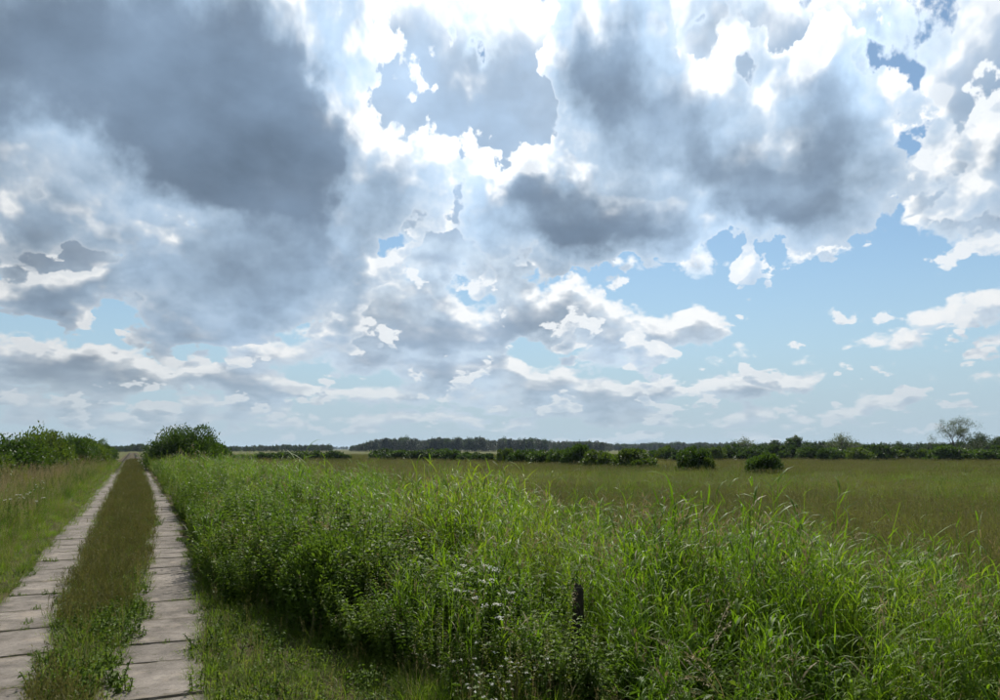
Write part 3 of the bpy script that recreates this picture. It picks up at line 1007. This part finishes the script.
idx = np.where((d > 10) & (idx >= 4) & (idx <= 5), pick(len(x), iw(reed=3, tall=1)), idx)
idx = np.where((d > 13) & (U(0, 1, len(x)) < .7) & (idx >= 12) & (idx <= 13), pick(len(x), iw(reed=3, tall=1)), idx)
alt = pick(len(x), iw(reed=.8, broad=2.2, nettle=.5, bushy=.4, plume=.5, tall=.5, big=1.6))
idx = np.where((d < 7) & (vnoise(x, y, .8, 21) > .30), alt, idx)
rise = np.clip((x - e) / .8, 0, 1)
hh = (.80 + .20 * rise) * (.46 + .62 * vnoise(x, y, 1.5, 10) + .42 * vnoise(x, y, .55, 20))
hh *= np.interp(d, [2.5, 4, 5.5, 8], [.42, .55, .75, 1.0])
P_, S_ = grow(x, y, hh * (1 + .004 * np.clip(d - 10, 0, 60)), .18, wide=1.0 + .004 * np.clip(d - 8, 0, 60))
scatter('ditch_growth', 'dense tall reed grass, nettles and weeds along the ditch', P, P_, S_, idx, tilt=.13)

# --- the shaded face of the bank beside the track
x, y, d = field_pts(.9, 4.0, 4.5, 26, 60, 3, 30, 11, 1.0)
e = bank_edge(y)
k = (x > e) & (x < e + .75)
x, y, d, e = x[k], y[k], d[k], e[k]
idx = pick(len(x), [2, 2, 2, 1.6, 1.6, .5, .5, .4])
P_, S_ = grow(x, y, (.62 + .5 * np.clip((x - e) / .6, 0, 1)) * (.75 + .4 * vnoise(x, y, .8, 51)) * np.where(y < 7, .8, 1), .2)
scatter('bank_herbs', 'dark leafy nettles and weeds on the shaded edge of the tall growth', nettle + bushy + bigleaf + yherb, P_, S_, idx)

# --- meadow
x, y, d = field_pts(-60, 95, 2, 130, 11, 6, 95, 16, 1.25)
k = ((x > 7.0) | (x < -8))
x, y, d = x[k], y[k], d[k]
gn = vnoise(x, y, 14, 11) * .6 + vnoise(x, y, 4, 12) * .4
gn = gn + np.clip((x - 18) / 60, -.2, .22)
idx = np.where(gn > .50, pick(len(x), [.6, .6, .6, 2, 2]), pick(len(x), [2, 2, 2, .25, .25]))
loose = (vnoise(x, y, 2.5, 14) > .72) & (U(0, 1, len(x)) < .22)
idx = np.where(loose, 5 + pick(len(x), [1, 1, .5, .8, .6]), idx)
P_, S_ = grow(x, y, np.where(loose, .85, .75 + .45 * vnoise(x, y, 6, 13)), .28, wide=1 + np.where(loose, 0, .018) * np.clip(d - 8, 0, 90))
scatter('meadow_grass', 'wide field of short olive and reddish brown meadow grass', mead + mead_g + tall[:2] + drygrass[:1] + bushy[:1] + fine[:1], P_, S_, idx)

x, y, d = field_pts(-90, 250, 10, 260, 1.1, 60, 260, 90, 1.0)
k = ((x > 7.0) | (x < -8))
x, y, d = x[k], y[k], d[k]
P_, S_ = grow(x, y, 1.0, .3, wide=1.1)
scatter('far_meadow_grass', 'distant brownish meadow grass in front of the bushes', mead_far, P_, S_, pick(len(x), [1, 1]))

# ------------------------------------------------------------------ bushes and trees
def at(px, base_y, ztop=-.08):
    """ground place on the sight line of a photograph column whose foot shows at row base_y"""
    b, _ = px_dir(px, 449)
    d = (CAM_H - ztop) * 770 / (base_y - 449) / math.cos(b)
    a = YAW + b
    return d * math.sin(a), d * math.cos(a), d


def crown_geo(n, rx, ry, rz, leaf, clumps=26, seed=0, low=.05, spray=.6, ragged=.22, wide=.35):
    """foliage: sprays of leaves round clump centres spread through a lumpy dome"""
    r = np.random.default_rng(seed)
    c = r.normal(size=(clumps, 3)); c /= np.linalg.norm(c, axis=1, keepdims=True)
    c[:, 2] = np.abs(c[:, 2]) * 1.0 - .15
    rad = r.uniform(.45, 1.0, clumps) ** .6
    c = c * rad[:, None]
    size = r.uniform(.22, .42, clumps)
    k = r.integers(0, clumps, n)
    v = r.normal(size=(n, 3)); v /= np.linalg.norm(v, axis=1, keepdims=True)
    p = c[k] + v * (size[k] * r.uniform(.35, 1.0, n) ** .5)[:, None]
    stray = r.random(n) < .06
    p[stray] *= r.uniform(1.0, 1.0 + ragged, (stray.sum(), 1))
    p[:, 2] = (p[:, 2] + .25) / 1.25
    p[:, 2] /= np.percentile(p[:, 2], 99.3)
    p[:, :2] /= np.percentile(np.hypot(p[:, 0], p[:, 1]), 98)
    keep = p[:, 2] > low - .05
    p, v = p[keep], v[keep]
    P = p * [rx, ry, rz]
    d = v * .8 + r.normal(size=v.shape) * .5 + np.array([0, 0, spray])
    d /= np.linalg.norm(d, axis=1, keepdims=True)
    L = leaf * r.uniform(.6, 1.4, len(P))
    return leaves(P, d, L, L * wide), c * [rx, ry, rz]


def stems_geo(cl, rz, n, seed, r0=.05, spread=.25):
    r = np.random.default_rng(seed)
    g = Geo()
    for i in range(n):
        tip = cl[r.integers(len(cl))] * [.8, .8, 1]
        tip = np.array([tip[0], tip[1], max(tip[2] + rz * .25, rz * .35)])
        b = np.array([r.normal(0, spread), r.normal(0, spread), -.1])
        m = b + (tip - b) * .45 + np.array([*r.normal(0, .12, 2), rz * .12])
        q = np.array([b, m, tip])
        V, F = tubes(q[:-1], q[1:], [r0, r0 * .65], [r0 * .65, r0 * .2], 5); g.add(V, F)
    return g


class Bush:
    def __init__(self, key, n, shape, leaf, mat, seed, clumps=26, **kw):
        (V, F), cl = crown_geo(n, *shape, leaf, clumps, seed, **kw)
        self.crown = Geo().add(V, F).mesh('crown', [mat])
        self.stems = stems_geo(cl, shape[2], 7, seed + 1).mesh('stem', [M['bark']])
        self.shape = shape

    def place(self, name, x, y, w, h, label, cat, group=None, rot=None, z=None):
        e = link(name, None, None, (x, y, float(gz(x)) if z is None else z))
        e.rotation_euler.z = random.uniform(0, 6.28) if rot is None else rot
        s = (w / 2 / self.shape[0], w / 2 / self.shape[1], h / self.shape[2])
        for nm, me in (('crown', self.crown), ('stem', self.stems)):
            c = link(nm, me, e); c.scale = s
        return tag(e, label, cat, group)


big_bush = Bush('willow', 30000, (3.0, 3.0, 3.4), .15, M['willow'], 11, 90, ragged=.06, wide=.5)
hedge_b = [Bush('hedge', 9000, (2.0, 2.0, 2.6), .16, M['alder'], 21 + i, 40, ragged=.16, wide=.5) for i in range(3)]
hedge_d = [Bush('hedge', 9000, (2.0, 2.0, 2.6), .16, M['willow'], 31 + i, 36, ragged=.14, wide=.5) for i in range(2)]
mid_b = [Bush('shrub', 4500, (2.0, 2.0, 2.0), .26, M['willow'], 41 + i, 30, ragged=.12, wide=.55) for i in range(3)]
mid_p = [Bush('shrub', 4500, (2.0, 2.0, 2.0), .26, M['alder'], 51 + i, 30, ragged=.12, wide=.55) for i in range(2)]
far_b = [Bush('far_shrub', 2200, (2.5, 2.5, 2.2), .45, M['far_leaf'], 61 + i, 26, ragged=.12, wide=.6) for i in range(3)]

# dark low shrub in the weeds by the camera
low_shrub = Bush('low_shrub', 11000, (.75, .75, 1.1), .058, M['herb'], 81, 60, ragged=.30, wide=.42)
for sx, sy, sw, sh, lab in ((1.95, 7.75, 1.25, .84, 'dark leafy low shrub at the edge of the weeds beside the mown grass'),
                            (2.85, 6.75, 1.0, .70, 'smaller dark shrub between the weeds and the yarrow')):
    low_shrub.place('low_shrub', sx, sy, sw, sh, lab, 'shrub')

# the big round bush right of the track
x, y, d = at(190, 470)
big_bush.place('willow_bush', x, y, 76 / 770 * d, (449 - 430) / 770 * d + 2.0, 'big round dark willow bush beside the right strip of the track', 'bush')
x, y, d = at(218, 469)
mid_b[1].place('willow_bush', x, y, 30 / 770 * d, 1.9 + 5 / 770 * d, 'low willow bush against the meadow side of the big round bush', 'bush')

# hedge of bushes along the left of the track
hl = 'leafy green bush in the dense hedge left of the track'
for i in range(26):
    Y = 26 + i * 3.4 + (i * .12) ** 2 * 2
    X = -5.6 - random.uniform(-.6, 1.0) - (1.2 if i < 4 else 0) + min(i, 20) * .06
    h = np.interp(Y, [26, 34, 45, 60, 75, 95, 130, 200], [1.7, 2.0, 2.4, 2.75, 2.85, 2.8, 2.7, 2.6]) * random.uniform(.88, 1.12)
    b = random.choice(hedge_b) if random.random() < .6 else random.choice(hedge_d)
    tone = 'light green' if b in hedge_b else 'dark willow'
    part = 'low end behind the wildflowers' if Y < 40 else 'tall middle stretch' if Y < 75 else 'stretch reaching the far trees'
    b.place('hedge_bush', X, Y, random.uniform(3.6, 5.0), h, f'{tone} hedge bush left of the track, {part}', 'bush', 'bushes of the hedge left of the track')
for i in range(14):
    Y = 24 + i * 4.0
    X = -9.5 - random.uniform(0, 4.5)
    h = np.interp(Y, [24, 40, 60, 80], [1.8, 2.3, 2.8, 2.9]) * random.uniform(.85, 1.1)
    random.choice(hedge_b).place('hedge_bush', X, Y, random.uniform(4, 5.5), h, 'leafy bush in the second row of the hedge away from the track', 'bush', 'bushes behind the hedge')

# bushes right of the track, past the big one
for Y, X, h in ((92, 3.4, 2.6), (104, 3.8, 2.7), (118, 4.2, 2.8)):
    random.choice(hedge_d).place('hedge_bush', X, Y, 4.4, h, 'dark bush right of the track beyond the big round bush', 'bush', 'bushes right of the track beyond the round bush')

# bushes standing in the meadow: column, width, top row, foot row
def meadow_bush(px, w, top, base, kind, label, group=None):
    x, y, d = at(px, base)
    h = (449 - top) / 770 * d + CAM_H - float(gz(x))
    pool = {'b': mid_b, 'p': mid_p, 'f': far_b}[kind]
    random.choice(pool).place('meadow_bush', x, y, w / 770 * d * 1.05, max(h, 1.0), label, 'bush', group)


meadow_bush(635, 46, 451, 467, 'p', 'rounded bush at the near end of the bush row in the meadow')
meadow_bush(600, 34, 452, 466, 'p', 'low leafy bush second in the meadow bush row')
meadow_bush(579, 36, 446.5, 465, 'b', 'tallest dark bush of the bush row in the meadow')
for px, w, t, bs in ((561, 26, 451, 464), (543, 34, 452, 463.5), (522, 30, 451, 463), (506, 22, 450, 462)):
    meadow_bush(px, w, t, bs, random.choice('bp'), 'mid green bush in the middle of the meadow bush row', 'bushes in the middle of the meadow row')
meadow_bush(695, 34, 449.5, 470, 'b', 'lone dark bush with a pointed top standing in the meadow')
meadow_bush(707, 16, 459, 470.5, 'p', 'small bush at the foot of the lone pointed bush')
meadow_bush(767, 40, 455, 472, 'b', 'low spreading bush standing alone in the open meadow')
for px, w, t in ((385, 34, 450.5), (403, 30, 451), (425, 34, 451), (448, 30, 450), (466, 20, 453), (482, 26, 454)):
    meadow_bush(px, w, t, 458.8 + (px - 385) * .018, random.choice('bf'), 'bush on the edge of the meadow before the pine wood', 'bushes before the pine wood')
for px, w, t in ((243, 20, 455), (262, 24, 453), (281, 24, 453), (298, 26, 452), (318, 24, 452), (334, 24, 452), (346, 12, 455)):
    meadow_bush(px, w, t, 459, random.choice('bpf'), 'low round bush in the far row beyond the big willow', 'low bushes beyond the big willow')
for i in range(36):
    px = 655 + i * 12.4 + random.uniform(-4, 4)
    kd = random.choice('fffpb')
    tone = {'f': 'dull green', 'p': 'light green', 'b': 'dark'}[kd]
    by = ('behind the lone pointed bush' if px < 730 else 'behind the low spreading bush' if px < 775 else 'below the dark round tree' if px < 815
          else 'below the pale light green tree' if px < 885 else 'on the open side of the thin-leaved tree' if px < 935 else 'below the tall thin-leaved tree')
    meadow_bush(px, random.uniform(20, 36), random.uniform(446.8, 451.5), 459.4 + random.uniform(-.6, .8), kd, f'{tone} bush in the far thicket {by}', 'bushes of the long far thicket')


# trees with one trunk
def branchy(seed, H, levels=4, r0=.12, spread=.62, n0=7):
    """trunk and limbs as tapered tubes, returns geo and twig ends"""
    r = np.random.default_rng(seed)
    P0, P1, A, B, tips = [], [], [], [], []

    def go(p, d, L, rad, lv):
        q = p + d * L
        P0.append(p); P1.append(q); A.append(rad); B.append(rad * .68)
        if lv == 0:
            tips.append(q); return
        for _ in range(r.integers(2, 4) if lv < levels else n0):
            nd = d + r.normal(0, spread, 3) + np.array([0, 0, .12]); nd /= np.linalg.norm(nd)
            t = r.uniform(.45, 1.0)
            go(p + d * L * t, nd, L * r.uniform(.55, .80), rad * .6, lv - 1)
    go(np.zeros(3) - [0, 0, .2], np.array([0, 0, 1.]), H * .36, r0, levels)
    tips = np.array(tips)
    return (np.array(P0), np.array(P1), np.array(A), np.array(B)), tips


def single_tree(name, px, w, top, base, mat, leaf, n, label, seed, cluster=.5, levels=4, dense=0):
    x, y, d = at(px, base)
    H = (449 - top) / 770 * d + CAM_H - float(gz(x))
    (a, b, ra, rb), tips = branchy(seed, H, levels)
    zmax = tips[:, 2].max(); wid = np.percentile(np.abs(tips[:, :2]), 96)
    s = np.array([w / 770 * d / 2 / wid, w / 770 * d / 2 / wid, H / (zmax + cluster * .5)])
    V, F = tubes(a * s, b * s, ra, rb, 5)
    e = link(name, None, None, (x, y, float(gz(x))))
    link('trunk', Geo().add(V, F).mesh('trunk', [M['bark']]), e)
    r = np.random.default_rng(seed)
    k = r.integers(0, len(tips), n)
    p = tips[k] * s + r.normal(0, cluster, (n, 3))
    dd = sph(n); L = leaf * r.uniform(.6, 1.3, n)
    V, F = leaves(p, dd, L, L * .6)
    if dense:
        rr = w / 770 * d / 2
        c = sph(46) * (r.uniform(.3, .75, 46)[:, None]); kk = r.integers(0, 46, n)
        p = (c[kk] + sph(n) * r.uniform(.1, .34, n)[:, None]) * [rr, rr, H * .40] + [0, 0, H * .60]
        V, F = leaves(p, sph(n), L, L * .6)
    link('crown', Geo().add(V, F).mesh('crown', [mat]), e)
    return tag(e, label, 'tree')


single_tree('sparse_tree', 954, 34, 421.5, 456, M['pale_leaf'], .22, 6500, 'tall thin-leaved tree standing above the far thicket', 5, .42, 5)
single_tree('broadleaf_tree', 793, 20, 435.5, 455.5, M['willow'], .55, 3000, 'dark round tree rising from the far thicket', 6, .8, dense=1)
single_tree('broadleaf_tree', 845, 30, 436, 455.0, M['pale_leaf'], .35, 2400, 'pale light green tree in the far thicket', 8, .6)
single_tree('broadleaf_tree', 978, 22, 434, 455.5, M['far_leaf'], .40, 2200, 'bushy tree leaning beside the tall thin-leaved tree', 9, .6, dense=1)
single_tree('broadleaf_tree', 745, 18, 439, 454.8, M['pale_leaf'], .40, 1600, 'small pale tree at the end of the pine wood', 10, .6)
single_tree('broadleaf_tree', 774, 16, 440, 455.2, M['far_leaf'], .50, 1600, 'small dark tree next to the dark round tree', 12, .7, dense=1)
single_tree('broadleaf_tree', 1002, 26, 437, 455.5, M['far_leaf'], .50, 2200, 'broad dark tree where the far thicket leaves the view', 14, .7, dense=1)


# --- far woods
def p_pine(seed, H=12.0):
    r = np.random.default_rng(seed); g = Geo()
    V, F = tubes([[0, 0, 0]], [[0, 0, H * .9]], [.18], [.05], 5); g.add(V, F, 0)
    n = 320
    t = r.uniform(.30, 1.0, n); a = r.uniform(0, 6.28, n)
    rad = (1.0 - t) * 2.6 + .5
    q = rad * np.sqrt(r.uniform(.1, 1, n)) * (1 + .3 * np.sin(a * 3 + t * 9))
    p = np.stack([np.cos(a) * q, np.sin(a) * q, t * H - q * .12], 1)
    d = np.stack([np.cos(a), np.sin(a), r.uniform(-.2, .7, n)], 1); d /= np.linalg.norm(d, axis=1, keepdims=True)
    V, F = leaves(p, d, r.uniform(.7, 1.3, n), r.uniform(.4, .8, n)); g.add(V, F, 1)
    return proto('pine', g, [M['bark'], M['pine']])


def p_round(seed, H=11.0):
    r = np.random.default_rng(seed); g = Geo()
    V, F = tubes([[0, 0, 0]], [[0, 0, H * .6]], [.2], [.1], 5); g.add(V, F, 0)
    (V, F), _ = crown_geo(420, 3.0, 3.0, H, 1.0, 16, seed, low=.18, wide=.7); g.add(V, F, 1)
    return proto('round_tree', g, [M['bark'], M['far_leaf']])


woods = [p_pine(71), p_pine(72), p_pine(73), p_round(74), p_round(75)]


def wood(name, label, px0, px1, D, depth, prof, n, w):
    px = U(px0, px1, n); dep = D + U(0, 1, n) ** 1.5 * depth
    b = np.arctan((px - 500) / 770 * math.cos(PITCH))
    dist = dep / np.cos(b)
    x, y = dist * np.sin(YAW + b), dist * np.cos(YAW + b)
    xs, tops = zip(*prof)
    top = np.interp(px, xs, tops)
    h = ((449 - top) / 770 * D + 2.1) * (rng.uniform(.66, .98, n) + .30 * (vnoise(px, px * 0, 11, 31) - .35) + .12 * (rng.random(n) > .93))
    idx = pick(n, w)
    base = np.where(idx < 3, 12.0, 11.0)
    s = h / base
    scatter(name, label, woods, np.stack([x, y, np.full(n, -.42)], 1), np.stack([s * 1.1, s * 1.1, s], 1), idx, .02)


wood('far_wood', 'dark wood on the horizon behind the low bushes beyond the big willow', 205, 332, 620, 90, [(205, 446.5), (260, 445.5), (300, 444), (332, 445)], 420, [1, 1, 1, 1.2, 1.2])
wood('farthest_wood', 'thin blue line of the most distant wood on the horizon', -200, 1250, 2300, 200, [(-60, 447.3), (345, 446.6), (600, 444.5), (720, 443.6), (1080, 444)], 4600, [1, 1, 1, 1, 1])
wood('pine_wood', 'long dark pine wood on the horizon behind the meadow', 350, 610, 640, 110, [(350, 446.5), (360, 444), (370, 441), (384, 438.6), (420, 439.5), (470, 438.4), (530, 438.8), (570, 441), (610, 443)], 1100, [1.6, 1.6, 1.6, .6, .6])
wood('mixed_wood', 'mixed wood fading along the horizon beyond the pine wood', 560, 780, 900, 120, [(560, 443.5), (650, 443.2), (740, 442.6), (780, 444)], 1000, [1, 1, 1, 1, 1])
wood('thicket_wood', 'row of dark trees behind the long far thicket', 700, 1180, 250, 60, [(700, 446), (730, 444.5), (800, 442.5), (850, 441.5), (930, 443), (970, 441), (1060, 438), (1180, 440)], 560, [.4, .4, .4, 1.5, 1.5])
wood('track_end_wood', 'far trees where the track meets the horizon', 60, 205, 520, 80, [(60, 445.5), (125, 446.6), (133, 445), (140, 443), (150, 446), (205, 446)], 380, [.5, .5, .5, 1.5, 1.5])

# ------------------------------------------------------------------ single plants and things that stand out
def thing_from(parts, name, x, y, label, cat, group=None, s=1.0, rot=None, z=0.0):
    e = link(name, None, None, (x, y, float(gz(x)) + z))
    e.rotation_euler.z = random.uniform(0, 6.28) if rot is None else rot
    for nm, me in parts:
        c = link(nm, me, e); c.scale = (s, s, s)
    return tag(e, label, cat, group)


def ground_at(px, py, z=0.0):
    """ground place seen at a pixel of the photograph, for things standing at height z there"""
    u, w = (px - 500) / 770, (350 - py) / 770
    fy = math.cos(PITCH) - w * math.sin(PITCH); fz = math.sin(PITCH) + w * math.cos(PITCH)
    t = (CAM_H - z) / -fz
    r, f = u * t, fy * t
    return r * math.cos(YAW) + f * math.sin(YAW), -r * math.sin(YAW) + f * math.cos(YAW)


def umbel_plant(seed, stems, r, H0, H1, size):
    """a flowering plant: one mesh of stems and leaves, and the place and mesh of each flower head"""
    g = Geo(); heads = []
    for i in range(stems):
        root = disc(1, r)[0]; H = rng.uniform(H0, H1)
        top = root + np.array([rng.normal(0, .10) * H, rng.normal(0, .10) * H, H])
        V, F = tubes([root], [root + (top - root) * .85], [.004], [.003], 4); g.add(V, F)
        for b in range(rng.integers(1, 4)):
            tip = top + np.array([*rng.normal(0, .06, 2), rng.uniform(-.09, .02)])
            V, F = tubes([root + (top - root) * rng.uniform(.6, .85)], [tip], [.003], [.002], 3); g.add(V, F)
            q = disc(6, size * .7)
            V, F = tubes(np.tile(tip - [0, 0, .02], (6, 1)), tip + q + [0, 0, .004], np.full(6, .0014), np.full(6, .001), 3); g.add(V, F)
            heads.append(tip)
        n = 24
        t = U(.05, .8, n); c = root + (top - root) * t[:, None]
        a = U(0, 6.28, n); d = np.stack([np.cos(a), np.sin(a), U(-.1, .7, n)], 1); d /= np.linalg.norm(d, axis=1, keepdims=True)
        V, F = leaves(c, d, U(.05, .12, n) * (1.2 - t), U(.012, .03, n), .2); g.add(V, F)
    return g.mesh('stem', [M['herb']]), heads


def head_mesh(size):
    """a domed, lacy flower head of small florets"""
    g = Geo(); m = 22
    cl = disc(9, size * .75)
    k = rng.integers(0, 9, m)
    q = cl[k] + disc(m, size * .22)
    q[:, 2] = .014 - (q[:, :2] ** 2).sum(1) * 3.5 + rng.normal(0, .002, m)
    d = sph(m); d[:, 2] *= .4; d /= np.linalg.norm(d, axis=1, keepdims=True)
    V, F = leaves(q, d, U(.3, .5, m) * size, U(.25, .4, m) * size); g.add(V, F)
    return g.mesh('flower_head', [M['white_flower']])


fl = [umbel_plant(i, 3, .10, .55, .85, .030) for i in range(3)]
fs = [umbel_plant(9 + i, 4, .12, .30, .50, .017) for i in range(3)]
hb = [head_mesh(.030) for i in range(3)]; hs = [head_mesh(.017) for i in range(3)]


def flower(kind, i, name, px, py, z, label, group, s):
    x, y = ground_at(px, py, z)
    e = link(name, None, None, (x, y, float(gz(x))))
    e.rotation_euler.z = random.uniform(0, 6.28); e.scale = (s, s, s)
    stem, heads = kind[i % 3]
    link('stem', stem, e)
    for h in heads:
        o = link('flower_head', random.choice(hb if kind is fl else hs), e, tuple(h))
        o.rotation_euler = (random.gauss(0, .25), random.gauss(0, .25), random.uniform(0, 6))
    return tag(e, label, 'wildflower', group)


for i, (px, py) in enumerate(((14, 481), (27, 480), (40, 479), (42, 487), (9, 501), (33, 502))):
    flower(fl, i, 'umbel_plant', px, py, .62, 'white flat-headed wildflower in the tall verge grass below the hedge', 'white wildflowers in the verge below the hedge', 1.15)
for i, (px, py) in enumerate(((458, 606), (472, 604), (484, 613), (497, 620))):
    flower(fl, i, 'yarrow', px, py, .52, 'white yarrow in the clump on the edge of the tall weeds', 'yarrow clump on the edge of the weeds', 1.22)
for i, (px, py) in enumerate(((470, 668), (484, 674), (496, 689), (510, 666), (538, 674))):
    flower(fs, i, 'yarrow', px, py, .32, 'small white yarrow low in the shade in front of the tall weeds', 'small yarrow plants in front of the weeds', .95)
for i, (px, py) in enumerate(((205, 482), (214, 479), (224, 484))):
    flower(fl, i, 'umbel_plant', px, py, .75, 'white wildflower in the tall weeds before the big round bush', 'white wildflowers before the round bush', 1.1)


# dark wooden post in the weeds
def post_mesh():
    bm = bmesh.new()
    r = random.Random(4); rings = []
    for j, z in enumerate((-.3, .0, .25, .5, .75, .88, .95)):
        ring = []
        for i in range(9):
            a = i / 9 * 2 * math.pi
            q = (.062 - .012 * z) * (1 + r.uniform(-.12, .12))
            dz = r.uniform(-.05, .05) if j == 6 else 0
            if j == 6: q *= .62
            ring.append(bm.verts.new((math.cos(a) * q + .02 * z, math.sin(a) * q * .85, z + dz)))
        rings.append(ring)
    for a, b in zip(rings, rings[1:]):
        for i in range(9):
            bm.faces.new((a[i], a[(i + 1) % 9], b[(i + 1) % 9], b[i]))
    bm.faces.new(rings[-1])
    bm.normal_update()
    me = bpy.data.meshes.new('post'); bm.to_mesh(me); bm.free(); me.materials.append(M['wood'])
    return me


x, y = POST
o = link('wooden_post', post_mesh(), None, (x, y, float(gz(x))))
o.scale = (1.0, 1.0, .80)
tag(o, 'short dark weathered wooden post standing among the reeds', 'post')


# tall dock stalks with dark seed spikes above the reeds
def dock_meshes(seed, H):
    r = np.random.default_rng(seed)
    g = Geo(); n = 7
    t = np.linspace(0, 1, n); c = np.stack([.05 * t ** 2, .02 * t, t * H], 1)
    V, F = tubes(c[:-1], c[1:], np.linspace(.007, .003, n - 1), np.linspace(.006, .003, n - 1), 5); g.add(V, F)
    m = 240
    tt = r.uniform(.55, 1.0, m); a = r.uniform(0, 6.28, m)
    q = (1.05 - tt) * .06 + .008
    p = np.stack([np.cos(a) * q + .05 * tt ** 2, np.sin(a) * q, tt * H], 1)
    s = Geo(); V, F = leaves(p, sph(m), r.uniform(.012, .022, m), r.uniform(.010, .016, m)); s.add(V, F)
    lf = Geo(); k = 12; tt = r.uniform(.05, .5, k); a = r.uniform(0, 6.28, k)
    p = np.stack([.05 * tt ** 2, .02 * tt, tt * H], 1)
    d = np.stack([np.cos(a), np.sin(a), r.uniform(.1, .7, k)], 1); d /= np.linalg.norm(d, axis=1, keepdims=True)
    V, F = leaves(p, d, r.uniform(.15, .28, k), r.uniform(.04, .07, k), .3); lf.add(V, F)
    return [('stalk', g.mesh('stalk', [M['brown']])), ('seed_spike', s.mesh('seed_spike', [M['brown']])), ('leaf', lf.mesh('leaf', [M['herb']]))]


dk = [dock_meshes(i, h) for i, h in enumerate((1.45, 1.3))]
for px, py, lab in ((588, 500, 'tall dark dock stalk rising above the reeds against the meadow'),
                    (338, 476, 'tall brown dock stalk above the weeds in front of the brown meadow'),
                    (720, 505, 'dock stalk with a dark seed spike among the outer reeds beside the open meadow')):
    x, y = ground_at(px, py, .62)
    thing_from(random.choice(dk), 'dock_plant', x, y, lab, 'plant')

# ------------------------------------------------------------------ air
def build_haze():
    bm = bmesh.new()
    bmesh.ops.create_cube(bm, size=1.0)
    me = bpy.data.meshes.new('haze'); bm.to_mesh(me); bm.free()
    o = link('haze', me, None, (0, 0, 12.0))
    o.scale = (18500, 18500, 30.0)
    m, k = new_mat('haze_air')
    v = k.n.new('ShaderNodeVolumePrincipled')
    v.inputs['Color'].default_value = (.62, .80, 1.0, 1)
    v.inputs['Density'].default_value = HAZE_DENSITY
    v.inputs['Anisotropy'].default_value = .3
    out = k.n.new('ShaderNodeOutputMaterial'); k.l.new(v.outputs[0], out.inputs['Volume'])
    me.materials.append(m)
    tag(o, 'thin pale summer haze over the meadow', kind='stuff')


HAZE_DENSITY = .00007
build_haze()
